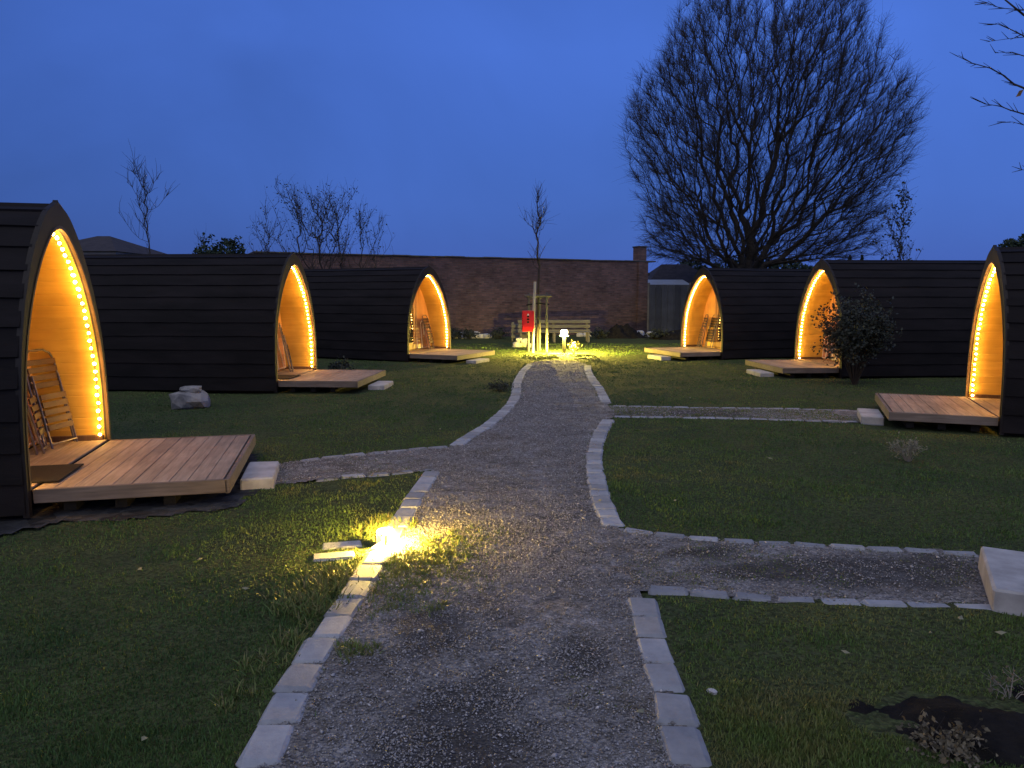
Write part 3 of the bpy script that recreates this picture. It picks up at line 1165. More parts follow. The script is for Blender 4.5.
o.rotation_euler = (0, 0, math.atan2(dv.y, dv.x) + math.pi / 2)
o.scale = ((1, (pr - pq).length / .95, 1))
tag(o, 'big white concrete step cut by the right edge of the picture, nearest the viewer', 'step block', 'white concrete steps before the decks')

# ------------------------------------------------------------------ trees
def grow(base, pts, k=1.7, up=0.0):
    """connect points into a branching tree; returns nodes, parent index"""
    P = np.array([base] + list(pts))
    d = np.linalg.norm(P - P[0], axis=1)
    order = np.argsort(d)
    P = P[order]
    n = len(P)
    par = -np.ones(n, int); plen = np.zeros(n)
    for i in range(1, n):
        D = np.linalg.norm(P[:i] - P[i], axis=1)
        dv = P[i] - P[:i]
        pen = np.where(dv[:, 2] < up * D, .6 * D, 0)
        c = plen[:i] + k * D + pen
        j = int(np.argmin(c))
        par[i] = j; plen[i] = plen[j] + D[j]
    return P, par


def radii(P, par, tip, ex=2.2, maxr=9):
    n = len(P)
    a = np.zeros(n)
    kids_ = np.zeros(n, int)
    for i in range(1, n): kids_[par[i]] += 1
    a[kids_ == 0] = tip ** ex
    for i in range(n - 1, 0, -1): a[par[i]] += a[i] if a[i] > 0 else tip ** ex
    return np.minimum(a ** (1 / ex), maxr)


def branch_mesh(P, par, r, extra=None, big=.03):
    """all limbs: wide ones six-sided, thin ones three-sided, as arrays of quads"""
    Vs, Fs, off = [], [], 0
    for wide in (True, False):
        ids = np.array([i for i in range(1, len(P)) if (r[i] > big) == wide])
        if len(ids) == 0: continue
        m = 7 if wide else 3
        A = P[par[ids]]; B = P[ids]
        ra = np.minimum(r[par[ids]], r[ids] * 1.5); rb = r[ids]
        d = B - A
        d /= np.linalg.norm(d, axis=1)[:, None] + 1e-9
        A = A - d * ra[:, None] * .3
        ref = np.where(np.abs(d[:, 2:3]) < .9, np.array([[0, 0, 1.0]]), np.array([[1.0, 0, 0]]))
        u = np.cross(d, ref); u /= np.linalg.norm(u, axis=1)[:, None]
        w = np.cross(d, u)
        ring = []
        for (C, rr) in ((A, ra), (B, rb)):
            for t in range(m):
                an = 2 * math.pi * t / m
                ring.append(C + (u * math.cos(an) + w * math.sin(an)) * rr[:, None])
        Vv = np.stack(ring, 1).reshape(-1, 3)
        base = (np.arange(len(ids)) * 2 * m)[:, None] + off
        for t in range(m):
            Fs.append(np.concatenate([base + t, base + (t + 1) % m, base + m + (t + 1) % m, base + m + t], 1))
        Vs.append(Vv); off += len(Vv)
    return np.concatenate(Vs), np.concatenate(Fs)


def twig_arrays(A, B, ra, rb):
    d = B - A
    d /= np.linalg.norm(d, axis=1)[:, None] + 1e-9
    ref = np.where(np.abs(d[:, 2:3]) < .9, np.array([[0, 0, 1.0]]), np.array([[1.0, 0, 0]]))
    u = np.cross(d, ref); u /= np.linalg.norm(u, axis=1)[:, None]
    w = np.cross(d, u)
    ring = []
    for (C, rr) in ((A, ra), (B, rb)):
        for t in range(3):
            an = 2 * math.pi * t / 3
            ring.append(C + (u * math.cos(an) + w * math.sin(an)) * rr)
    Vv = np.stack(ring, 1).reshape(-1, 3)
    base = (np.arange(len(A)) * 6)[:, None]
    Fc = np.concatenate([np.concatenate([base + t, base + (t + 1) % 3, base + 3 + (t + 1) % 3, base + 3 + t], 1) for t in range(3)])
    return Vv, Fc


def leaves(name, C, size, mat, parent=None, rg=rng, aspect=.6):
    """many small leaf faces, each a bent quad pair"""
    n = len(C)
    a = rg.normal(size=(n, 3)); a /= np.linalg.norm(a, axis=1)[:, None]
    b = np.cross(a, rg.normal(size=(n, 3))); b /= np.linalg.norm(b, axis=1)[:, None]
    s = size * rg.uniform(.6, 1.3, n)[:, None]
    V = np.stack([C - a * s, C + b * s * aspect, C + a * s, C - b * s * aspect], 1).reshape(-1, 3)
    Fc = np.arange(4 * n).reshape(n, 4)
    return np_mesh(name, V, Fc, mat, parent)


def bare_tree(name, base, pts, label, cat, tip=.008, k=1.7, twigs=0, twig_len=.6, twig_r=.005, group=None, trunk_r=9, bark='bark', seed=1, up=.1, twist=1.0, ex=2.2, big=.03):
    rg = np.random.default_rng(seed)
    Pn, par = grow(np.array([0, 0, 0.0]), pts, k, up)
    r = radii(Pn, par, tip, ex, trunk_r)
    root = empty(name, base)
    V, Fc = branch_mesh(Pn, par, r, big=big)
    # split trunk limbs (thick) from crown (thin)
    ids = r[1:] > max(trunk_r * .33, .02) if trunk_r < 9 else r[1:] > .05
    keep = np.array([True] + list(ids))
    sel = [i for i in range(1, len(Pn)) if keep[i]]
    oth = [i for i in range(1, len(Pn)) if not keep[i]]
    for nm, ss, mt in (('trunk', sel, bark), ('crown', oth, 'twig')):
        if not ss: continue
        P2 = []; pr = []; rr = []
        # rebuild a small node list: parent node then node
        ss = np.array(ss)
        PP = np.concatenate([Pn[par[ss]], Pn[ss]]); m = len(ss)
        rrA = np.concatenate([np.minimum(r[par[ss]], r[ss] * 1.5), r[ss]])
        # per-segment rings
        Vs, Fs = [], []; off = 0
        for wide in (True, False):
            q = np.where((r[ss] > big) == wide)[0]
            if len(q) == 0: continue
            mm = 8 if wide else 3
            A = PP[q]; B = PP[m + q]; ra = rrA[q]; rb = rrA[m + q]
            d = B - A; d /= np.linalg.norm(d, axis=1)[:, None] + 1e-9
            A = A - d * (ra * .5)[:, None]
            ref = np.where(np.abs(d[:, 2:3]) < .9, np.array([[0, 0, 1.0]]), np.array([[1.0, 0, 0]]))
            u = np.cross(d, ref); u /= np.linalg.norm(u, axis=1)[:, None]
            w = np.cross(d, u); ring = []
            for (C, rad) in ((A, ra), (B, rb)):
                for t in range(mm):
                    an = 2 * math.pi * t / mm
                    ring.append(C + (u * math.cos(an) + w * math.sin(an)) * rad[:, None])
            Vs.append(np.stack(ring, 1).reshape(-1, 3))
            bs = (np.arange(len(q)) * 2 * mm)[:, None] + off
            for t in range(mm): Fs.append(np.concatenate([bs + t, bs + (t + 1) % mm, bs + mm + (t + 1) % mm, bs + mm + t], 1))
            off += len(Vs[-1])
        if nm == 'crown' and twigs:
            cand = np.where(r < .03)[0]; cand = cand[cand > 0]
            pick = rg.choice(cand, twigs)
            t = rg.random(twigs)[:, None]
            A = Pn[pick] * t + Pn[par[pick]] * (1 - t)
            out = Pn[pick] - np.array([0, 0, Pn[:, 2].max() * .25])
            out /= np.linalg.norm(out, axis=1)[:, None] + 1e-9
            d = out * .8 + rg.normal(size=(twigs, 3)) * .42 + np.array([0, 0, .25])
            d /= np.linalg.norm(d, axis=1)[:, None]
            L = twig_len * rg.uniform(.35, 1.2, twigs)[:, None]
            B = A + d * L
            Cc = B + (d + rg.normal(size=(twigs, 3)) * .35) * L * .6
            for (a_, b2, r1, r2) in ((A, B, twig_r, twig_r * .8), (B, Cc, twig_r * .8, twig_r * .4)):
                v_, f_ = twig_arrays(a_, b2, r1, r2)
                Vs.append(v_); Fs.append(f_ + off); off += len(v_)
        np_mesh(nm, np.concatenate(Vs), np.concatenate(Fs), M[mt], root)
    if label: tag(root, label, cat, group)
    return root, Pn, par, r


# ---- the big bare tree
TY = 46.0
tb = aty(742, 300, TY); tb.z = 0
rg = np.random.default_rng(11)


def big_tree():
    pts = []
    cx, cz, rx, rz = 1.0, 9.9, 8.1, 9.9
    while len(pts) < 6500:
        q = rg.uniform(-1, 1, 3)
        rr = np.linalg.norm(q)
        lim = 1 + .09 * math.sin(q[0] * 7 + 2) * math.sin(q[2] * 6) + .05 * math.sin(q[0] * 17 + q[1] * 9) * math.cos(q[2] * 15)
        if rr > lim or rr < .22: continue
        if rg.random() > rr ** .9: continue
        x = q[0] * rx + cx; y = q[1] * rx * .85; z_ = q[2] * rz + cz
        if z_ < 3.7 + .04 * abs(x - cx): continue
        if z_ < 6.5 and math.hypot(x, y) < 1.6: continue
        pts.append((x, y, z_))
    lead = [(0, 0, .6), (0, 0, 1.3), (0, 0, 2.0), (-.04, 0, 2.7), (-.06, .03, 3.4), (-.05, .05, 4.2), (.0, .06, 5.0), (.06, .05, 6.0), (.1, .0, 7.0), (.14, .05, 8.1), (.2, .1, 9.3), (.15, .1, 10.6), (.3, 0, 12)]
    # heavy limbs leaving the trunk low down and bending upwards
    for (z0_, az, reach, rise) in ((2.0, 8, 4.2, 8.5), (2.5, 178, 4.4, 6.2), (2.9, 60, 4.0, 7.5), (3.2, 235, 4.2, 7.5), (2.4, 345, 5.4, 4.6), (3.6, 165, 3.2, 9.5), (3.9, 20, 3.0, 11),
                                   (3.0, 200, 5.6, 3.2), (4.4, 300, 3.6, 8.5), (4.8, 120, 3.4, 9.0), (3.4, 0, 6.0, 6.5), (5.4, 190, 2.2, 10), (2.7, 130, 5.0, 4.5), (3.3, 300, 5.2, 4.0), (4.2, 185, 5.2, 5.2)):
        c_, s_ = math.cos(R(az)), math.sin(R(az))
        for k in range(1, 11):
            t = k / 10
            rr = reach * (1.25 * t - .25 * t * t)
            hh = z0_ + .7 + rise * (.42 * t + .58 * t * t)
            if z0_ + .7 < 4 and k == 1: lead.append((c_ * rr * .4, s_ * rr * .4, z0_ + .35))
            lead.append((c_ * rr + rg.normal() * .10, s_ * rr + rg.normal() * .10, hh + rg.normal() * .08))
    return bare_tree('bare_tree', (tb.x, TY, 0), lead + pts, 'huge leafless tree with a dense fan of branches behind the right row of pods', 'tree',
                     tip=.0105, k=1.75, twigs=58000, twig_len=.58, twig_r=.0060, seed=5, trunk_r=.85, ex=2.02, big=.07)


big_tree()


def stem_tree(name, px_, py_top, Y, label, h0=0, n=60, spread=.9, up_ang=.5, tip=.006, twigs=0, tw=.3, seed=2, lean=0, low=.3, twr=.004, group=None, cat='tree', bark='bark', shape='column', trunk_r=.07):
    top = aty(px_, py_top, Y)
    h = top.z
    rg_ = np.random.default_rng(seed)
    nst = 12
    lead = [(lean * (k / nst) ** 1.5 + rg_.normal() * .015 * h * .3, rg_.normal() * .01 * h * .3, h * k / nst) for k in range(1, nst + 1)]
    pts = []
    for j in range(n):
        t = rg_.uniform(low, .93)
        an = rg_.uniform(0, 2 * math.pi)
        if shape == 'column': L = spread * (1.05 - t) * rg_.uniform(.5, 1.1)
        elif shape == 'round': L = spread * math.sin(min(1, (1 - t) * 1.4) * math.pi * .5 + .2) * rg_.uniform(.4, 1.0)
        else: L = spread * (1 - t) ** .6 * rg_.uniform(.5, 1.1)
        for f in (.25, .5, .75, 1.0):
            pts.append((lean * t ** 1.5 + L * f * math.cos(an) + rg_.normal() * .03, L * f * math.sin(an) + rg_.normal() * .03, t * h + L * f * up_ang * (1 + f * .3) + rg_.normal() * .03))
    return bare_tree(name, (top.x, Y, 0), lead + pts, label, cat, tip=tip, k=2.2, twigs=twigs, twig_len=tw, twig_r=twr, seed=seed, group=group, bark=bark, trunk_r=trunk_r, up=-.2)


stem_tree('bare_tree', 145, 160, 22, 'slender leafless tree rising alone behind the middle left pod', n=14, spread=2.2, up_ang=1.0, tip=.0055, twigs=160, tw=.35, seed=3, low=.42, twr=.006)
stem_tree('bare_tree', 203, 236, 27, 'small low bare shrub tree next to the dark evergreen bush', n=16, spread=.9, up_ang=1.3, tip=.009, twigs=120, seed=13, low=.3)
i = 0
for (x_, y_, Y, sp_, n_, lab) in ((266, 208, 24, .8, 26, 'thin bare tree, leftmost of the twiggy clump behind the middle left pod'), (302, 203, 25, 1.6, 60, 'tall twiggy tree in the clump behind the middle left pod, left of its centre'),
                                  (318, 198, 24, 1.8, 80, 'tallest and densest twiggy tree of the clump behind the middle left pod'), (338, 206, 25, 1.6, 60, 'twiggy tree right of the tallest in the clump behind the left pods'),
                                  (360, 214, 26, 1.2, 30, 'low spreading bare tree at the right end of the clump behind the left pods'),
                                  (374, 226, 26, 1.0, 20, 'smallest bare tree of the clump, above the pod nearest the brick wall')):
    i += 1
    rt, Pn, par, r = stem_tree('bare_tree', x_, y_, Y, lab, n=n_ // 2, spread=sp_, up_ang=1.3, tip=.006, twigs=n_ * 5, tw=.3, seed=20 + i, low=.2, twr=.0045, shape='round', group='bare trees behind the left pods')
    rg_ = np.random.default_rng(i)
    pk = Pn[rg_.integers(len(Pn) // 3, len(Pn), n_ * 4)] + rg_.normal(size=(n_ * 4, 3)) * .12
    leaves('foliage', pk, .035, M['leaf_dark'], rt, rg_)
# little tree in the stake frame
SY = 23.1
rt, Pn, par, r = stem_tree('young_tree', 538, 186, SY, 'young bare tree growing between the three stakes', n=20, spread=1.1, up_ang=1.15, tip=.007, twigs=160, tw=.3, seed=31, low=.5, twr=.0045, trunk_r=.045)
# leafy sapling behind the right pods
rt, Pn, par, r = stem_tree('young_tree', 905, 180, 26, 'thin young tree with a few clinging leaves, right of the huge bare tree', n=34, spread=1.4, up_ang=1.0, tip=.007, twigs=220, tw=.35, seed=33, low=.3, twr=.005)
rg_ = np.random.default_rng(77)
leaves('foliage', Pn[rg_.integers(15, len(Pn), 420)] + rg_.normal(size=(420, 3)) * .1, .055, M['leaf_dark'], rt, rg_)


def crown_cloud(n, rad, rg_, lumps=12, low=.0):
    cs = rg_.normal(size=(lumps, 3)); cs /= np.linalg.norm(cs, axis=1)[:, None]
    cs *= rg_.uniform(.25, .8, lumps)[:, None] * np.array(rad)
    k = rg_.integers(0, lumps, n)
    q = rg_.normal(size=(n, 3)); q /= np.linalg.norm(q, axis=1)[:, None]
    q *= (rg_.uniform(.3, 1, n) ** .5)[:, None] * np.array(rad) * rg_.uniform(.25, .5, lumps)[k][:, None]
    return cs[k] + q


def bushy(name, x_, y_top, Y, w, label, cat='tree', n=5000, size=.09, seed=1, mat='evergreen', depth=None, hcrown=None, group=None):
    top = aty(x_, y_top, Y)
    rg_ = np.random.default_rng(seed)
    hc = hcrown or top.z * .8
    root = empty(name, (top.x, Y, 0))
    C = crown_cloud(n, (w / 2, (depth or w) / 2, hc / 2), rg_, lumps=16)
    C[:, 2] += top.z - hc / 2 - (C[:, 2].max() - hc / 2)
    C[:, 2] = np.maximum(C[:, 2], .05)
    mb = MB()
    mb.tube([(0, 0, 0), (.03, 0, top.z * .35), (-.02, .03, top.z * .7)], [.09 * top.z / 4, .07 * top.z / 4, .03], n=7)
    for j in range(7):
        an = j * .9; mb.tube([(0, 0, top.z * (.2 + .06 * j)), (w * .28 * math.cos(an), w * .28 * math.sin(an), top.z * (.45 + .06 * j))], [.03, .012], n=5)
    mb.build('trunk', M['bark'], root)
    leaves('foliage', C, size, M[mat], root, rg_)
    tag(root, label, cat, group)
    return root


bushy('evergreen_bush', 213, 233, 24, 1.9, 'round dark evergreen bush showing above the middle left pod', n=5000, size=.06, seed=2, cat='bush')
bushy('evergreen_bush', 238, 236, 24.6, .8, 'narrow dark evergreen bush right of the round one behind the left pod', n=1600, size=.06, seed=3, cat='bush')
bushy('broad_tree', 752, 255, 62, 9, 'wide dark tree low behind the fork of the huge bare tree', n=9000, size=.16, seed=4)
bushy('broad_tree', 815, 262, 60, 6, 'low dark tree behind the bush side of the right row', n=6000, size=.16, seed=5)
bushy('broad_tree', 1019, 236, 40, 3.2, 'dark leafy tree above the pod at the right edge', n=4000, size=.1, seed=6)
bushy('broad_tree', 683, 258, 56, 5.6, 'round dark tree behind the low house right of the brick wall', n=7000, size=.14, seed=8)
for (x_, y_, lab, sd) in ((850, 255, 'pointed conifer, left one of the close pair above the right pods', 41), (862, 255, 'pointed conifer, right one of the close pair above the right pods', 42),
                          (940, 261, 'small single conifer above the roof near the right edge', 43), (970, 261, 'small conifer right beside the arch at the right edge', 44)):
    Y = 62
    top = aty(x_, y_, Y); rg_ = np.random.default_rng(sd)
    root = empty('conifer', (top.x, Y, 0))
    n = 3500
    t = rg_.random(n) ** .7
    an = rg_.uniform(0, 6.28, n)
    rr = (t) * 1.0 * rg_.uniform(.55, 1.1, n) * (.8 + .25 * np.sin(t * 40 + an))
    leaves('foliage', np.column_stack([rr * np.cos(an), rr * np.sin(an), top.z - t * (top.z - .6)]), .12, M['evergreen'], root, rg_)
    mb = MB(); mb.tube([(0, 0, 0), (0, 0, top.z * .9)], [.12, .03], n=6); mb.build('trunk', M['bark'], root)
    tag(root, lab, 'conifer', 'conifers beyond the right pods')

# near tree out of frame at the right whose branches reach into the picture
YB = 6.6
root = empty('bare_tree', (7.6, 5.7, 0))
tag(root, 'bare branches reaching in at the top right corner, one brown leaf left on them', 'tree')
mbt, mbc = MB(), MB()
O = Vector((7.6, 5.7, 0))
mbt.tube([(0, 0, -.05), (.02, 0, 1.2), (-.05, .05, 2.4), (.0, .1, 3.6), (.1, .1, 5.0), (.05, .1, 6.6)], [.15, .125, .11, .085, .055, .02], n=9)
rb = random.Random(12)


def limb(pxs, r0, Y0, Y1, start):
    pts = [Vector(start)]
    for k, (u, v) in enumerate(pxs): pts.append(aty(u, v, Y0 + (Y1 - Y0) * k / max(1, len(pxs) - 1)) - O)
    r0 *= .62
    rs = [r0 * (1 - .85 * k / (len(pts) - 1)) for k in range(len(pts))]
    mbc.tube(pts, rs, n=5)
    return pts


for (pp, r0, st) in (([(1100, 60), (1024, 15), (1003, -2), (985, -15)], .026, (0, .1, 3.4)),
                     ([(1080, 130), (1024, 88), (1014, 84), (1003, 75), (990, 68), (972, 63), (955, 55)], .02, (0, .1, 3.0)),
                     ([(1085, 140), (1024, 114), (1010, 110), (1000, 106), (985, 104), (972, 98)], .015, (0, .1, 2.9)),
                     ([(1070, 60), (1024, 36), (1012, 30), (998, 24), (990, 25)], .014, (0, .1, 3.5)),
                     ([(1075, 66), (1024, 56), (1012, 52), (995, 53)], .012, (0, .1, 3.3)),
                     ([(1060, 50), (1024, 37), (1006, 39), (986, 42)], .010, (0, .1, 3.3)),
                     ([(1080, 140), (1024, 125), (1013, 122), (1003, 122)], .010, (0, .1, 2.8)),
                     ([(1060, 20), (1024, 10), (1000, 8), (988, 3), (982, 3)], .010, (0, .1, 3.9)),
                     ([(1080, 175), (1024, 170), (1020, 169)], .008, (0, .1, 2.6))):
    pts = limb(pp, r0, YB, YB + .3, st)
    for q in range(2, len(pts)):
        for _ in range(3):
            a = pts[q - 1].lerp(pts[q], rb.random())
            mbc.tube([a, a + Vector((-rb.uniform(.03, .13), rb.uniform(-.05, .05), rb.uniform(-.03, .08)))], [.004, .0015], n=4)
for k in range(26):
    z_ = rb.uniform(2.6, 6.2); an = rb.uniform(-1.4, 1.9); L = rb.uniform(.8, 2.0)
    p0 = Vector((0, .1, z_)); p1 = p0 + Vector((math.cos(an) * L * .5, math.sin(an) * L * .5, L * .3)); p2 = p1 + Vector((math.cos(an + .2) * L * .5, math.sin(an + .2) * L * .5, L * .35))
    mbc.tube([p0, p1, p2], [.018, .011, .003], n=5)
    for _ in range(5):
        a = p1.lerp(p2, rb.random()); mbc.tube([a, a + Vector((rb.uniform(-.3, .3), rb.uniform(-.3, .3), rb.uniform(.05, .35)))], [.005, .002], n=4)
mbt.build('trunk', M['bark'], root)
mbc.build('branches', M['twig'], root)
mb = MB()
lp = aty(1020, 93, YB + .1) - O
mb.add([lp + Vector((-.035, 0, -.035)), lp + Vector((.01, .006, -.022)), lp + Vector((.03, 0, .03)), lp + Vector((-.012, -.006, .018))], [(0, 1, 2, 3)])
mb.build('leaf', M['leaf_brown'], root)

# ------------------------------------------------------------------ background walls and houses
A0 = aty(255, 300, 27.6).xy; A1 = aty(646, 300, 35).xy
d = (A1 - A0); Lw = d.length; ang = math.atan2(d.y, d.x)
root = empty('brick_outbuilding', (A0.x, A0.y, 0), ang)
WH = 3.28
mb = MB(); mb.box((Lw / 2, 2.4, WH / 2), (Lw, 4.8, WH)); mb.build('wall', M['brick'], root)
mb = MB()
rs = random.Random(8)
x_ = 0
while x_ < Lw:
    w_ = rs.uniform(.7, 1.1)
    mb.box((x_ + w_ / 2, 2.4, WH + .03 + rs.uniform(-.008, .012)), (w_ - .01, 4.92, .055), bev=.01)
    x_ += w_
mb.build('coping', M['stone_dark'], root)
mb = MB(); mb.box((Lw - .26, -.03, WH / 2 - .01), (.52, .20, WH - .02), bev=.01); mb.build('pier', M['brick'], root)
mb = MB(); mb.box((Lw - .26, .2, WH + .36), (.44, .46, .62), bev=.01); ch = mb.build('chimney', M['brick'], root)
mb = MB(); mb.box((Lw - .26, .2, WH + .70), (.50, .52, .06), bev=.01); mb.build('cap', M['stone_dark'], ch)
mb = MB(); mb.box((Lw + .12, 1.0, WH - .55), (.26, 1.8, .14)); mb.build('eave', M['roof_dark'], root)
tag(root, 'long old brick outbuilding wall with a small chimney at its right end', 'building')

# grey fence right of it
f0 = aty(649, 300, 33).xy; f1 = aty(700, 300, 33.5).xy
root = empty('panel_fence', (f0.x, f0.y, 0), math.atan2((f1 - f0).y, (f1 - f0).x))
LF = (f1 - f0).length + 1.5
mb = MB()
x_ = 0
while x_ < LF:
    mb.box((x_ + .145, 0, 1.12), (.28, .03, 2.2), bev=.005); x_ += .29
mb.build('panel', M['fence'], root)
for k in range(3):
    mb = MB(); mb.box((k * LF / 2, .05, 1.15), (.09, .09, 2.3), bev=.01); mb.build('post', M['stake'], root)
tag(root, 'blue grey upright panel fence between the brick wall and the far right pod', 'fence')

# low houses behind
def house(x0, x1, ybase, yridge, Y, dep, label, roofm='roof_dark', xr0=None, xr1=None):
    a = aty(x0, ybase, Y); b = aty(x1, ybase, Y); rz_ = aty((x0 + x1) / 2, yridge, Y).z
    he = max(a.z, 1.2)
    w = b.x - a.x
    root = empty('house', ((a.x + b.x) / 2, Y, 0))
    mb = MB(); mb.box((0, dep / 2, he / 2), (w * .94, dep * .94, he)); mb.build('wall', M['render'], root)
    rl = (xr0 if xr0 is not None else -.18) * w; rr = (xr1 if xr1 is not None else .18) * w
    mb = MB()
    vs = [(-w / 2, 0, he), (w / 2, 0, he), (w / 2, dep, he), (-w / 2, dep, he), (rl, dep / 2, rz_), (rr, dep / 2, rz_)]
    mb.add(vs, [(0, 1, 5, 4), (1, 2, 5), (2, 3, 4, 5), (3, 0, 4), (0, 3, 2, 1)])
    mb.build('roof', M[roofm], root)
    mb = MB()
    for k in (-.25, .25): mb.box((k * w, dep * .03 - .01, he * .55), (w * .12, .06, he * .35), bev=.01)
    mb.build('windows', M['glass'], root)
    tag(root, label, 'house')
    return root


house(648, 722, 283, 262, 50, 7, 'low house with a dark hipped roof between the brick wall and the far right pod')
house(25, 116, 251, 230, 30, 6, 'dark gable roof peeping over the pods behind the nearest left one', xr0=-.15, xr1=.0)
root = empty('garden_shed', (aty(664, 300, 38).x, 38, 0))
mb = MB(); mb.box((0, 1.2, 1.05), (2.6, 2.2, 2.1)); mb.build('wall', M['fence'], root)
mb = MB(); mb.box((0, 1.2, 2.36), (3.0, 2.7, .06), rot=Matrix.Rotation(R(9), 3, 'X')); mb.build('roof', M['roof_metal'], root)
tag(root, 'garden shed with a pale sloping metal roof just right of the brick wall', 'shed')

# far tree line closing the horizon
rg_ = np.random.default_rng(90)
n = 26000
an = rg_.uniform(0, 2 * math.pi, n)
rad = 150 + rg_.uniform(0, 12, n)
hh = (3.2 + 2.0 * np.sin(an * 13) * np.sin(an * 31) + 1.0 * np.sin(an * 71)) * rg_.random(n) ** .6
tag(leaves('far_hedge_line', np.column_stack([rad * np.cos(an), rad * np.sin(an) + 5, np.maximum(hh, .1)]), .75, M['evergreen'], None, rg_), 'far dark line of hedges and trees on the horizon', 'hedge', kind='stuff')

# ------------------------------------------------------------------ mid-distance things
# tree stakes
base = aty(538, 345, SY)
root = empty('tree_stake_frame', (base.x, SY, 0))
for (dx, dy, h_) in ((-.30, -.15, 1.80), (.26, -.22, 1.82), (.06, .32, 1.75)):
    mb = MB(); mb.tube([(dx, dy, -.05), (dx * .97, dy, h_)], [.042, .036], n=9); mb.build('stake', M['stake'], root)
mb = MB()
mb.tube([(-.42, -.20, 1.72), (.40, -.27, 1.72)], .034, n=8)
mb.tube([(-.34, -.12, 1.66), (.10, .38, 1.66)], .030, n=8)
mb.tube([(.30, -.18, 1.67), (.04, .40, 1.67)], .030, n=8)
mb.build('crossbar', M['stake'], root)
mb = MB()
mb.tube([(-.36, -.21, 1.44), (-.1, -.08, 1.48), (0, 0, 1.50), (.12, -.1, 1.48), (.32, -.26, 1.46)], .022, n=6)
mb.build('strap', M['black'], root)
tag(root, 'three grey stakes with crossbars holding the young tree by the path end', 'tree stakes')
# post with the red box
pb = at(533.5, 353)
root = empty('marker_post', (pb.x, pb.y, 0))
mb = MB(); mb.tube([(-.03, 0, -.05), (.0, 0, 1.1), (.04, 0, 2.14)], [.048, .046, .042], n=12); mb.build('post', M['post_white'], root, smooth=False)
tag(root, 'pale upright post carrying the red box, lit by the bollard light', 'post')
root2 = empty('red_box', (pb.x - .12, pb.y - .11, 0))
mb = MB(); mb.box((-.05, 0, .97), (.36, .16, .62), bev=.02); mb.build('case', M['red'], root2)
mb = MB()
Mx = Matrix(((1, 0, 0, -.05), (0, 0, -1, 0), (0, 1, 0, 1.14), (0, 0, 0, 1)))
mb.prism([(-.035, 0), (.035, 0), (.0, .06)], .081, .085, Mx)
mb.build('sign_mark', M['white_paint'], root2)
mb = MB()
for zz, ww in ((-.03, .06), (-.115, .075), (-.20, .065)):
    mb.prism([(-ww / 2, zz - .03), (ww / 2, zz - .03), (ww / 2, zz + .015), (0, zz + .035), (-ww / 2, zz + .015)], .081, .085, Mx)
mb.build('symbol', M['black'], root2)
tag(root2, 'red metal box with three black symbols fixed to the pale post', 'box')

# bollard light
bb = at(564, 354)
root = empty('bollard_light', (bb.x, bb.y, 0))
mb = MB(); mb.lathe((0, 0, 0), [(.12, 0), (.12, .02), (.055, .03), (.050, .50), (.050, .52), (.05, .55)], 20); mb.build('post', M['steel'], root)
mb = MB(); mb.lathe((0, 0, 0), [(.07, .53), (.14, .568), (.160, .556), (.165, .563), (.10, .585)], 24); mb.build('shade', M['steel'], root)
mb = MB()
vs_, fs_ = [], []
for k in range(24):
    a_ = 2 * math.pi * k / 24
    vs_ += [(.080 * math.cos(a_), .080 * math.sin(a_), .528), (.135 * math.cos(a_), .135 * math.sin(a_), .558)]
    fs_.append((2 * k, (2 * k + 2) % 48, (2 * k + 3) % 48, 2 * k + 1))
mb.add(vs_, fs_); mb.build('light_ring', M['bollard_light'], root)
mb = MB(); mb.lathe((0, 0, 0), [(.06, .575), (.095, .60), (.11, .65), (.095, .70), (.06, .725)], 18); mb.build('lamp_glass', M['globe'], root, smooth=True)
mb = MB(); mb.lathe((0, 0, 0), [(.065, .725), (.065, .735), (.03, .75)], 18); mb.build('cap', M['steel'], root)
tag(root, 'short black bollard light glowing at the end of the gravel path', 'bollard light')

# ground light at the kerb
gl = at(386, 548)
GL = Vector((gl.x, gl.y))
root = empty('ground_light', (gl.x, gl.y, 0))
mb = MB(); mb.tube([(0, 0, -.05), (0, 0, .10)], [.010, .010], n=8); mb.build('spike', M['steel'], root)
mb = MB(); mb.lathe((0, 0, 0), [(.022, .100), (.034, .112), (.034, .122)], 14); mb.build('lens', M['spot_light'], root, smooth=True)
mb = MB(); mb.lathe((0, 0, 0), [(.035, .1225), (.060, .115), (.064, .115), (.058, .128), (.03, .138), (.01, .140)], 18); mb.build('cap', M['frosted'], root, smooth=True)
mb = MB()
hood = [(math.cos(R(128 + 9 * k)), math.sin(R(128 + 9 * k))) for k in range(9)]
vs_ = [(x_ * .072, y_ * .072, z_) for z_ in (.03, .105) for x_, y_ in hood] + [(x_ * .066, y_ * .066, z_) for z_ in (.03, .105) for x_, y_ in hood]
fs_ = []
for k in range(8): fs_ += [(k, k + 1, 10 + k, 9 + k), (18 + k, 27 + k, 28 + k, 19 + k), (k, 18 + k, 19 + k, k + 1)]
mb.add(vs_, fs_); mb.build('shield', M['steel'], root)
tag(root, 'small capped warm garden light glaring on its spike in the grass beside the kerb', 'garden light')

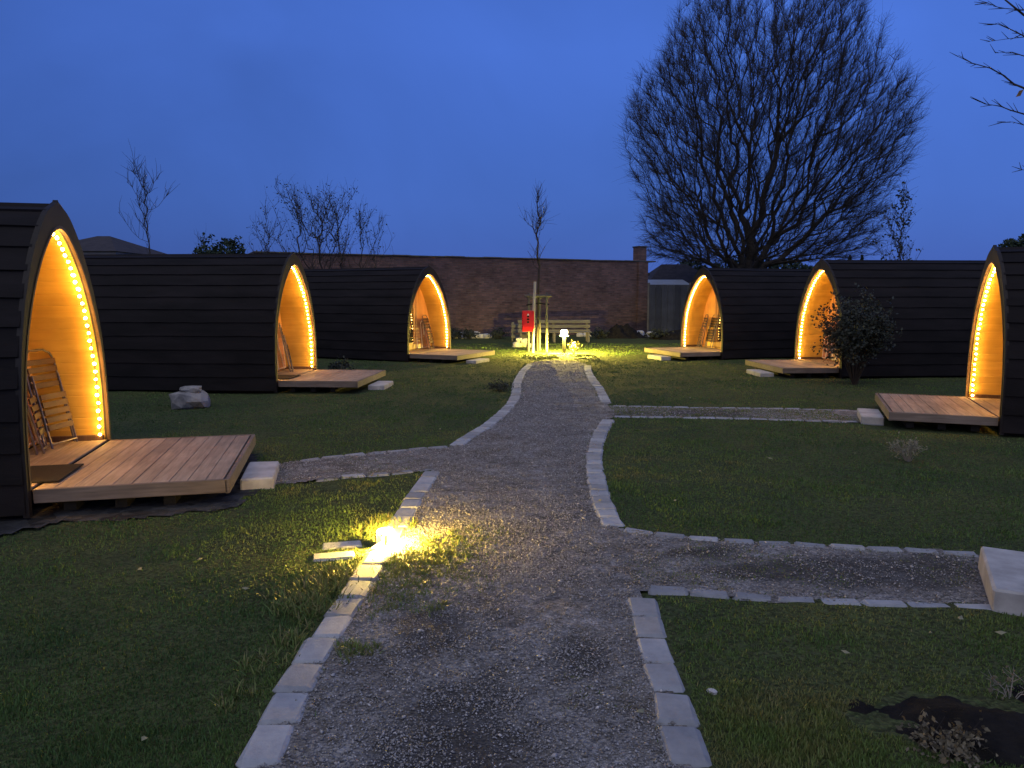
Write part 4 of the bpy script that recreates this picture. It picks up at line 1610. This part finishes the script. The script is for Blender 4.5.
# slatted bench
bp = aty(551, 336, 28)
root = empty('garden_bench', (bp.x, 28.2, 0), R(2))
for s_, x0, w_ in ((0, .3, 2.5), (-1, -1.26, .62)):
    pass
for k in range(3):
    mb = MB(); mb.box((.12, -.02 * k, .40 + .18 * k), (2.75, .035, .125), bev=.008); mb.build('slat', M['bench'], root)
mb = MB()
for k in range(3): mb.box((.12, -.16 - .13 * k, .38), (2.75, .11, .035), bev=.006)
mb.build('seat', M['bench'], root)
for x_ in (-1.15, .1, 1.38):
    mb = MB(); mb.box((x_, -.42, .17), (.08, .08, .36), bev=.008); mb.box((x_, .04, .40), (.08, .08, .82), bev=.008)
    mb.build('leg', M['bench'], root)
tag(root, 'long grey slatted bench against the brick wall behind the bollard light', 'bench')
bp = aty(520, 336, 28.5)
root = empty('wooden_crate', (bp.x - .0, 28.7, 0), R(-8))
mb = MB()
for k in range(3): mb.box((0, -.2, .18 + .2 * k), (.62, .03, .13), bev=.006)
for k in range(3): mb.box((0, .2, .18 + .2 * k), (.62, .03, .13), bev=.006)
for s_ in (-1, 1):
    for k in range(3): mb.box((s_ * .30, 0, .18 + .2 * k), (.03, .38, .13), bev=.006)
mb.build('slats', M['bench'], root)
mb = MB()
for sx in (-1, 1):
    for sy in (-1, 1): mb.box((sx * .27, sy * .17, .35), (.05, .05, .74))
mb.build('posts', M['bench'], root)
tag(root, 'grey slatted wooden crate left of the bench, behind the stakes', 'crate')


def rock(name, p, s, mat, label, cat='stone', group=None, seed=0, rz=None, z=0):
    rr = random.Random(seed)
    import bmesh
    bm = bmesh.new()
    bmesh.ops.create_icosphere(bm, subdivisions=2, radius=1)
    ph = [rr.uniform(0, 6) for _ in range(6)]
    for v in bm.verts:
        c = v.co
        k = 1 + .16 * math.sin(c.x * 3 + ph[0]) * math.cos(c.y * 3.4 + ph[1]) + .13 * math.sin(c.z * 5 + ph[2] + c.x * 2) + rr.uniform(-.05, .05)
        q = c * k
        v.co = Vector((max(-.8, min(.8, q.x)) * s[0], max(-.78, min(.78, q.y)) * s[1], max(-.6, min(.7, q.z)) * s[2]))
    me = bpy.data.meshes.new(name)
    bm.to_mesh(me); bm.free()
    me.materials.append(M[mat])
    o = bpy.data.objects.new(name, me)
    col.objects.link(o)
    o.location = (p[0], p[1], z + s[2] * .45)
    o.rotation_euler = (0, 0, rz if rz is not None else rr.uniform(0, 6))
    tag(o, label, cat, group)
    return o


# stones at the foot of the brick wall
rs = random.Random(21)
k = 0
for (u, v, w_, h_) in ((462, 339, .5, .28), (474, 339, .45, .32), (487, 340, .4, .22), (481, 339, .3, .2), (588, 335, .4, .22), (600, 336, .5, .2), (612, 336, .45, .22),
                       (624, 336, .5, .25), (640, 333, .45, .3), (651, 334, .4, .25), (580, 336, .3, .18), (455, 338, .35, .25), (632, 336, .35, .2)):
    k += 1
    p = aty(u, v, 30.6 if u < 560 else 31.8)
    rock('white_stone', p, (w_ * .6, w_ * .5, h_ * .75), 'stone_white', 'pale stone in the row at the foot of the brick wall', group='pale stones at the foot of the brick wall', seed=k)
k = 0
for (u, v, w_) in ((517, 346, .34), (524, 347, .36), (531, 347, .26), (519, 343, .3), (526, 342, .26), (523, 339, .2)):
    k += 1
    p = at(u, 347)
    rock('white_stone', (p.x, p.y + .12 * (k % 3)), (w_ * .5, w_ * .45, w_ * .4), 'stone_white', 'whitish stone in the little heap left of the stakes', group='heap of whitish stones by the stakes', seed=30 + k, z=.0 if k < 4 else .16)
# dark mound by the wall
def mound(name, c, rx, ry, h, mat, label, cat, seed=1, n=26):
    xs = np.linspace(-1.25, 1.25, n)
    X, Y = np.meshgrid(xs, xs)
    Pm = np.stack([X.ravel() * rx, Y.ravel() * ry], 1)
    rr = np.hypot(X.ravel(), Y.ravel()) + (fbm(Pm + seed, 5.0, seed) - .5) * 1.0
    zz = h * np.clip(1 - rr, -.15, 1) ** 1 * 1.0
    zz = zz + (fbm(Pm + 9, 5, seed + 3) - .5) * h * .8
    I = np.arange(n * n).reshape(n, n)
    Qm = np.stack([I[:-1, :-1].ravel(), I[:-1, 1:].ravel(), I[1:, 1:].ravel(), I[1:, :-1].ravel()], 1)
    o = np_mesh(name, np.column_stack([Pm, zz]), Qm, M[mat], smooth=True)
    o.location = (c[0], c[1], -.01)
    if label: tag(o, label, cat)
    return o


p = aty(622, 336, 31)
mound('soil_mound', p, 1.0, .7, .62, 'soil', 'dark heap of soil at the foot of the brick wall right of the bench', 'soil heap', 4)
p = aty(680, 338, 30)
mound('soil_mound', p, 1.3, .8, .4, 'soil', 'low dark heap before the grey panel fence', 'soil heap', 6)
# bottom-right dug patch
p = at(955, 722)
o = mound('soil_patch', (p.x + .05, p.y - .03), .58, .36, .075, 'soil', None, None, 9, 40)
tag(o, kind='structure')
# rough stone block on the left lawn
p = at(184, 409)
rock('stone_block', (p.x, p.y + .25), (.34, .26, .22), 'stone', 'rough grey stone block on the lawn before the middle left pod', 'stone', seed=55, rz=.15)
rock('broken_stone', (p.x + .02, p.y + .22), (.20, .12, .07), 'stone', 'small broken stone lying on top of the rough grey block', 'stone', seed=56, rz=.3, z=.245)
p = at(712, 693)
rock('pale_pebble', p, (.028, .018, .014), 'stone_white', 'single pale pebble in the grass at the lower right of the path', 'stone', seed=57)
k = 0
rl = random.Random(31)
tiny = []
for (u, v) in ((487, 378), (180, 426), (440, 432), (770, 487), (855, 457), (960, 625), (845, 660), (600, 505), (675, 505), (770, 462), (700, 475), (145, 748), (320, 432), (246, 595), (200, 565), (140, 575), (1000, 640), (930, 640), (640, 720), (830, 430), (690, 400)):
    k += 1
    p = at(u, v)
    mb = MB(); s = rl.uniform(.014, .030)
    mb.add([(-s, 0, .004), (0, -s * .6, .0), (s, 0, .010), (0, s * .6, .003), (0, 0, .014)], [(0, 1, 4), (1, 2, 4), (2, 3, 4), (3, 0, 4)])
    o = mb.build('fallen_leaf', M['leaf_pale'])
    o.location = (p.x, p.y, .035); o.rotation_euler = (0, 0, rl.uniform(0, 6))
    tag(o, 'small pale fallen leaf lying on the lawn', 'leaf', 'fallen leaves scattered on the lawn')

# ------------------------------------------------------------------ shrubs
def shrub(name, base, h, w, nst, nleaf, size, mat, label, seed, stem='stem_dry', lean=(0, 0), group=None, stem_r=.006, cat='shrub'):
    rg_ = np.random.default_rng(seed)
    root = empty(name, base)
    mb = MB()
    tips = []
    for _ in range(nst):
        an = rg_.uniform(0, 6.28); rr = w / 2 * math.sqrt(rg_.random())
        hh = h * rg_.uniform(.6, 1.0) * (1 - .35 * (rr / (w / 2)) ** 2)
        e = Vector((rr * math.cos(an) + lean[0], rr * math.sin(an) + lean[1], hh))
        m_ = Vector((e.x * .35, e.y * .35, hh * .5))
        mb.tube([(e.x * .05, e.y * .05, -.02), m_, e], [stem_r, stem_r * .7, stem_r * .3], n=4)
        for t in (.35, .55, .75, .95):
            a = m_.lerp(e, t)
            b2 = a + Vector(rg_.normal(size=3) * w * .12) + Vector((0, 0, h * .05))
            mb.tube([a, b2], [stem_r * .5, stem_r * .2], n=3)
            tips += [a, b2, a.lerp(b2, .5)]
    mb.build('stems', M[stem], root)
    T = np.array([tuple(t) for t in tips])
    C = T[rg_.integers(0, len(T), nleaf)] + rg_.normal(size=(nleaf, 3)) * w * .035
    C[:, 2] = np.maximum(C[:, 2], .02)
    leaves('foliage', C, size, M[mat], root, rg_)
    tag(root, label, cat, group)
    return root


p = at(862, 386)
shrub('leafy_shrub', (p.x, p.y + .3, 0), 1.80, 1.30, 64, 6500, .033, 'leaf_dark', 'tall dark leafy bush standing in front of the middle right pod', 61, stem='twig', stem_r=.010)
p = at(908, 462)
shrub('dry_shrub', (p.x, p.y, 0), .28, .36, 34, 420, .012, 'leaf_pale', 'small dry pale shrub on the lawn before the right-hand step', 62, stem_r=.003)
p = at(503, 391)
shrub('low_plant', (p.x - .05, p.y, 0), .16, .5, 26, 350, .02, 'leaf_dark', 'low dark plant at the left edge of the path', 63, stem='twig', stem_r=.003)
p = at(574, 355)
shrub('small_shrub', (p.x, p.y + .1, 0), .42, .42, 18, 170, .035, 'leaf_yellow', 'small yellowish shrub just right of the bollard light', 64, stem_r=.004)
p = at(712, 340)
p = at(340, 372)
shrub('low_plant', (p.x, p.y, 0), .25, .6, 24, 500, .03, 'leaf_dark', 'low dark plant right of the middle left pod arch', 65, stem='twig', stem_r=.003)
k = 0
for (u, w_) in ((452, .9), (470, .8), (500, .9), (545, 1.0), (600, .8), (660, .9), (440, .8)):
    k += 1
    p = aty(u, 330, 29.8)
    nm = ['near the far left arch', 'behind the pale stones', 'left of the crate', 'right behind the stakes', 'right of the bench end', 'before the grey fence', 'beside the far left pod'][k - 1]
    shrub('low_plant', (p.x, 29.8 + .3 * (k % 2), 0), .38, w_, 22, 700, .04, 'leaf_dark', 'low dark plant along the brick wall, ' + nm, 70 + k, stem='twig', stem_r=.004, group='low plants along the brick wall')
p = at(940, 750)
shrub('dry_plant', (p.x, p.y, 0), .07, .34, 26, 500, .012, 'leaf_dry', 'low withered plant on the dark soil at the lower right corner', 81, stem='twig', stem_r=.002)
p = at(1010, 700)
shrub('dry_plant', (p.x, p.y, 0), .12, .2, 9, 60, .010, 'leaf_dry', 'small dry sprig at the right edge beside the dark soil', 82, stem_r=.003)

# ------------------------------------------------------------------ gravel stones and grass
def pebbles(name, n, y0, y1, mat, seed, size):
    rg_ = np.random.default_rng(seed)
    res = []
    while sum(len(a) for a in res) < n:
        y = y0 * (y1 / y0) ** rg_.random(n)
        x = rg_.uniform(-2.6, 4.4, n)
        Pp = np.column_stack([x, y])
        m = on_path(Pp)
        side = (x > 1.0) | (x < -1.1)
        keep = m & (rg_.random(n) < np.where((x > 1.0) & (y < 6), .45, np.where(side & (y > 9), .3, 1.0))) & (rg_.random(n) < np.clip(2.6 * (fbm(Pp, 6, 8, 3) * .6 + fbm(Pp, 1.3, 9) * .4 - .28), .05, 1))
        res.append(Pp[keep])
    Pp = np.concatenate(res)[:n]
    n = len(Pp)
    s = size * rg_.lognormal(0, .38, n) * (.75 + Pp[:, 1] * .075)
    a = rg_.uniform(0, 6.28, n)
    # octahedron, flattened and turned
    base = np.array([[1, 0, 0], [0, .75, 0], [-1, 0, 0], [0, -.75, 0], [.1, .1, .6], [0, 0, -.6]])
    V = base[None] * s[:, None, None] * rg_.uniform(.75, 1.25, (n, 6, 1))
    c, sn = np.cos(a)[:, None], np.sin(a)[:, None]
    X = V[:, :, 0] * c - V[:, :, 1] * sn; Y = V[:, :, 0] * sn + V[:, :, 1] * c
    tl = rg_.normal(size=n)[:, None] * .4
    Z = V[:, :, 2] + X * tl
    V = np.stack([X + Pp[:, :1], Y + Pp[:, 1:], Z + .010 + s[:, None] * .25], 2).reshape(-1, 3)
    Fb = np.array([[0, 1, 4], [1, 2, 4], [2, 3, 4], [3, 0, 4], [1, 0, 5], [2, 1, 5], [3, 2, 5], [0, 3, 5]])
    Fc = (Fb[None] + (np.arange(n) * 6)[:, None, None]).reshape(-1, 3)
    tone = np.repeat(np.clip(rg_.beta(2, 2.6, n) + (rg_.random(n) < .035) * .35, 0, 1), 6)
    return tag(np_mesh(name, V, Fc, mat, attr={'tone': tone}), 'loose grey and whitish gravel lying on the path', 'gravel', kind='stuff')


pebbles('loose_gravel', 90000, 2.2, 21, M['pebble'], 3, .0042)


def blades(Pp, h, w, rg_, tone, lean=.35):
    n = len(Pp)
    a = rg_.uniform(0, 6.28, n)
    dx, dy = np.cos(a), np.sin(a)
    ln = lean * h * rg_.uniform(.2, 1.6, n)
    b = rg_.uniform(0, 6.28, n)
    z0 = Pp[:, 2] - .01
    v0 = np.column_stack([Pp[:, 0] - dx * w / 2, Pp[:, 1] - dy * w / 2, z0])
    v1 = np.column_stack([Pp[:, 0] + dx * w / 2, Pp[:, 1] + dy * w / 2, z0])
    mx, my = Pp[:, 0] + np.cos(b) * ln * .4, Pp[:, 1] + np.sin(b) * ln * .4
    v2 = np.column_stack([mx + dx * w * .35, my + dy * w * .35, z0 + h * .6])
    v3 = np.column_stack([mx - dx * w * .35, my - dy * w * .35, z0 + h * .6])
    v4 = np.column_stack([Pp[:, 0] + np.cos(b) * ln, Pp[:, 1] + np.sin(b) * ln, z0 + h])
    V = np.stack([v0, v1, v2, v3, v4], 1).reshape(-1, 3)
    o = (np.arange(n) * 5)[:, None]
    Fc = np.concatenate([np.concatenate([o, o + 1, o + 2], 1), np.concatenate([o, o + 2, o + 3], 1), np.concatenate([o + 3, o + 2, o + 4], 1)])
    return V, Fc, np.repeat(tone, 5)


def exclude(Pp):
    """true where grass may grow"""
    ok = ~on_path(Pp)
    ok &= ~inside(Pp, bed)
    for (c, yaw, side) in FOOT:
        rel = Pp - np.array([c.x, c.y])
        lx = rel[:, 0] * math.cos(yaw) + rel[:, 1] * math.sin(yaw)
        ly = -rel[:, 0] * math.sin(yaw) + rel[:, 1] * math.cos(yaw)
        ok &= ~((lx > -LEN) & (lx < 1.5) & (np.abs(ly) < 1.15))
    q = at(955, 722)
    ok &= ~(np.hypot((Pp[:, 0] - q.x - .05) / .58, (Pp[:, 1] - q.y + .03) / .34) < .45 + fbm(Pp, 6, 3) * .5)
    return ok


def near_curve(Pp, pts, d):
    A = np.array([tuple(p) for p in pts])
    m = np.full(len(Pp), 1e9)
    for i in range(len(A) - 1):
        ab = A[i + 1] - A[i]; L = (ab ** 2).sum() + 1e-12
        t = np.clip(((Pp - A[i]) @ ab) / L, 0, 1)
        m = np.minimum(m, np.hypot(*(Pp - (A[i] + t[:, None] * ab)).T))
    return m < d


KERBS = [(L_NEAR, .088), (L_FAR, .088), (R_NEAR, .088), (R_MID, .088), (R_FAR, .088), (LS_UP, .055), (LS_LO, .055), (R2_LO, .056), (R2_UP, .056), (R1_LO, .055), (R1_UP, .055)]


def off_kerbs(Pp):
    ok = np.ones(len(Pp), bool)
    for c, d_ in KERBS: ok &= ~near_curve(Pp, c, d_)
    return ok


rg_ = np.random.default_rng(101)
n = 620000
r_ = 2.1 * (27 / 2.1) ** rg_.random(n)
th = rg_.uniform(-.70, .70, n)
Pp = np.column_stack([r_ * np.tan(th), r_])
Pp = Pp[(np.abs(Pp[:, 0]) < 11.5)]
den = np.clip(.25 + 1.1 * fbm(Pp, 1.1, 55), 0, 1) * np.clip((fbm(Pp, 2.3, 57) - .27) * 9, .12, 1)
Pp = Pp[rg_.random(len(Pp)) < den]
Pp = Pp[exclude(Pp)]
Pp = Pp[off_kerbs(Pp)]
Pp = Pp[np.hypot(Pp[:, 0] - GL.x, Pp[:, 1] - GL.y) > .08]
dist = Pp[:, 1]
nn = len(Pp)
h = (.016 + .012 * fbm(Pp, .9, 61) + .012 * np.clip(fbm(Pp, 3.1, 62) - .52, 0, 1) * 4) * rg_.uniform(.5, 1.25, nn)
w = .0030 + .00125 * dist
tone = np.clip(-.55 + 1.9 * (fbm(Pp, .55, 63) * .55 + fbm(Pp, 2.6, 64) * .45) + rg_.normal(size=nn) * .06 + (rg_.random(nn) < .012) * .3, 0, 1)
z0 = (fbm(Pp, .6, 3) - .5) * .05 + (fbm(Pp, 4, 9) - .5) * .02
V, Fc, tn = blades(np.column_stack([Pp, z0]), h, w, rg_, tone)
parts = [(V, Fc, tn)]
# tufts: round the ground light, along the kerbs and in the gravel
tuf = []
for (u, v, sp, num, hh) in ((415, 565, .17, 2600, .032), (445, 552, .17, 2400, .028), (460, 580, .14, 900, .026), (405, 590, .12, 1100, .032), (480, 535, .13, 700, .022), (300, 612, .07, 500, .07), (335, 580, .08, 500, .06), (480, 548, .1, 240, .025), (415, 605, .1, 300, .03)):
    p = at(u, v)
    cc_ = np.array(p.xy[:]) + rg_.normal(size=(num // 9, 2)) * sp
    tuf.append((cc_[rg_.integers(0, len(cc_), num)] + rg_.normal(size=(num, 2)) * .02, np.full(num, hh)))
for (u, v, sp, num, hh) in ((400, 560, .16, 900, .050), (425, 552, .14, 700, .045), (445, 540, .12, 360, .04), (370, 575, .10, 420, .045), (330, 590, .11, 700, .07), (305, 600, .10, 560, .06),
                            (395, 525, .08, 500, .07), (377, 530, .07, 400, .065), (415, 575, .11, 420, .035), (440, 607, .025, 120, .045), (358, 655, .05, 260, .05), (350, 648, .03, 120, .045), (470, 535, .09, 200, .03), (505, 533, .08, 130, .025),
                            (450, 560, .1, 260, .03), (392, 585, .12, 400, .035), (320, 612, .08, 260, .05), (390, 610, .07, 160, .03), (350, 600, .08, 200, .035), (590, 702, .10, 260, .02), (245, 700, .06, 160, .05), (265, 665, .06, 160, .05), (290, 640, .06, 200, .055)):
    p = at(u, v)
    k_ = rg_.normal(size=(num, 2)) * np.array([sp, sp * 1.15])
    cl = p.xy[:] + k_
    # cluster into little clumps
    nc = max(3, num // 14)
    cc_ = np.array(p.xy[:]) + rg_.normal(size=(nc, 2)) * sp
    cl = cc_[rg_.integers(0, nc, num)] + rg_.normal(size=(num, 2)) * .014
    tuf.append((cl, np.full(num, hh)))
for c_, d_ in KERBS[:9]:
    A = np.array([tuple(p) for p in c_])
    for i in range(len(A) - 1):
        L = np.linalg.norm(A[i + 1] - A[i]); m_ = int(L * 55)
        t = rg_.random(m_)[:, None]
        dd = (A[i + 1] - A[i]) / (L + 1e-9); nrm = np.array([-dd[1], dd[0]])
        sgn = np.where(rg_.random(m_) < .5, -1, 1)[:, None]
        q = A[i] + (A[i + 1] - A[i]) * t + nrm * sgn * (d_ + np.abs(rg_.normal(size=(m_, 1))) * .022)
        q = q[fbm(q, 2.0, 15) > .45]
        tuf.append((q, np.full(len(q), .028)))
# sparse moss and grass in the side paths
q = np.column_stack([rg_.uniform(.7, 4.2, 16000), rg_.uniform(3.7, 5.4, 16000)])
q = q[inside(q, side_polys[1]) & (fbm(q, 2.2, 19) > .50)]
tuf.append((q, np.full(len(q), .018)))
q = np.column_stack([rg_.uniform(-2.6, -.6, 5000), rg_.uniform(6.6, 8.6, 5000)]); q = q[inside(q, side_polys[0]) & (fbm(q, 2.6, 18) > .52)]
tuf.append((q, np.full(len(q), .018)))
q = np.column_stack([rg_.uniform(1.5, 5.3, 16000), rg_.uniform(10, 11.8, 16000)]); q = q[inside(q, side_polys[2]) & (fbm(q, 1.2, 17) > .40)]
tuf.append((q, np.full(len(q), .022)))
q = np.column_stack([rg_.uniform(-1, 2.2, 60000), rg_.uniform(2.2, 21.5, 60000)]); q = q[inside(q, path_poly) & (fbm(q, 1.6, 16, 5) > .60)]
tuf.append((q, np.full(len(q), .014)))
q = np.column_stack([rg_.uniform(.3, 2.4, 9000), rg_.uniform(17.5, 22, 9000)]); q = q[fbm(q, 1.3, 12) + (q[:, 1] - 19) * .2 > .75]
tuf.append((q, np.full(len(q), .03)))
TP = np.concatenate([a for a, b in tuf]); TH = np.concatenate([b for a, b in tuf])
kp = np.hypot(TP[:, 0] - GL.x, TP[:, 1] - GL.y) > .085
TP, TH = TP[kp], TH[kp]
kp = ((np.hypot(TP[:, 0] - GL.x, TP[:, 1] - GL.y) > .24) | (TH < .036)) & (off_kerbs(TP) | (rg_.random(len(TP)) < .12))
TP, TH = TP[kp], TH[kp]
TH = TH * rg_.uniform(.4, 1.2, len(TP))
V, Fc, tn = blades(np.column_stack([TP, np.full(len(TP), .004)]), TH, .0035 + .0011 * TP[:, 1], rg_, np.clip(rg_.uniform(.45, 1.0, len(TP)), 0, 1), lean=.8)
parts.append((V, Fc, tn))
off = 0
Vs, Fs, Ts = [], [], []
for V, Fc, tn in parts:
    Vs.append(V); Fs.append(Fc + off); Ts.append(tn); off += len(V)
tag(np_mesh('grass', np.concatenate(Vs), np.concatenate(Fs), M['grass'], attr={'tone': np.concatenate(Ts)}), 'short dark green grass of the lawns with brighter tufts along the path', 'grass', kind='stuff')

# ------------------------------------------------------------------ sky and light
w = bpy.data.worlds.new('World')
sc.world = w
w.use_nodes = True
nt = w.node_tree
bg = nt.nodes['Background']
tc = nt.nodes.new('ShaderNodeTexCoord')
sx = nt.nodes.new('ShaderNodeSeparateXYZ')
nt.links.new(tc.outputs['Generated'], sx.inputs[0])
cr = nt.nodes.new('ShaderNodeValToRGB')
e = cr.color_ramp.elements
e[0].position, e[0].color = 0.0, (.037, .094, .39, 1)
e[1].position, e[1].color = 1.0, (.020, .060, .24, 1)
for p_, c_ in ((.12, (.050, .119, .47)), (.30, (.056, .135, .53)), (.55, (.040, .100, .40))):
    x_ = e.new(p_); x_.color = (*c_, 1)
nt.links.new(sx.outputs[2], cr.inputs[0])
# soft large cloud tone
no = nt.nodes.new('ShaderNodeTexNoise')
no.inputs['Scale'].default_value = 2.2
no.inputs['Detail'].default_value = 5
no.inputs['Distortion'].default_value = .6
nt.links.new(tc.outputs['Generated'], no.inputs['Vector'])
mr = nt.nodes.new('ShaderNodeMapRange')
mr.inputs['From Min'].default_value = .3; mr.inputs['From Max'].default_value = .7
mr.inputs['To Min'].default_value = .80; mr.inputs['To Max'].default_value = 1.14
nt.links.new(no.outputs['Fac'], mr.inputs['Value'])
vm = nt.nodes.new('ShaderNodeVectorMath'); vm.operation = 'SCALE'
mx_ = nt.nodes.new('ShaderNodeMapRange')
mx_.inputs['From Min'].default_value = -.6; mx_.inputs['From Max'].default_value = .1
mx_.inputs['To Min'].default_value = .74; mx_.inputs['To Max'].default_value = 1.06
nt.links.new(sx.outputs[0], mx_.inputs['Value'])
mm_ = nt.nodes.new('ShaderNodeMath'); mm_.operation = 'MULTIPLY'
nt.links.new(mr.outputs[0], mm_.inputs[0]); nt.links.new(mx_.outputs[0], mm_.inputs[1])
nt.links.new(cr.outputs[0], vm.inputs[0]); nt.links.new(mm_.outputs[0], vm.inputs['Scale'])
sky = nt.nodes.new('ShaderNodeTexSky')
sky.sky_type = 'NISHITA'; sky.sun_disc = False
sky.sun_elevation = R(2); sky.sun_rotation = R(180 + 20); sky.ozone_density = 4
v2 = nt.nodes.new('ShaderNodeVectorMath'); v2.operation = 'SCALE'
v2.inputs['Scale'].default_value = .026
nt.links.new(sky.outputs[0], v2.inputs[0])
ad = nt.nodes.new('ShaderNodeVectorMath'); ad.operation = 'ADD'
nt.links.new(vm.outputs[0], ad.inputs[0]); nt.links.new(v2.outputs[0], ad.inputs[1])
nt.links.new(ad.outputs[0], bg.inputs[0])
bg.inputs[1].default_value = 1.0

sd = bpy.data.lights.new('dusk_glow', 'SUN')
sd.energy = 1.08
sd.angle = R(95)
sd.color = (.96, .90, .70)
so = bpy.data.objects.new('dusk_glow', sd)
col.objects.link(so)
so.rotation_euler = (R(32), 0, R(-12))

sc.render.engine = 'CYCLES'
sc.cycles.use_denoising = True
sc.cycles.max_bounces = 6
sc.cycles.diffuse_bounces = 4
sc.cycles.sample_clamp_indirect = 8
sc.view_settings.view_transform = 'Standard'
sc.view_settings.look = 'None'
sc.view_settings.exposure = 0.16
sc.view_settings.gamma = 1
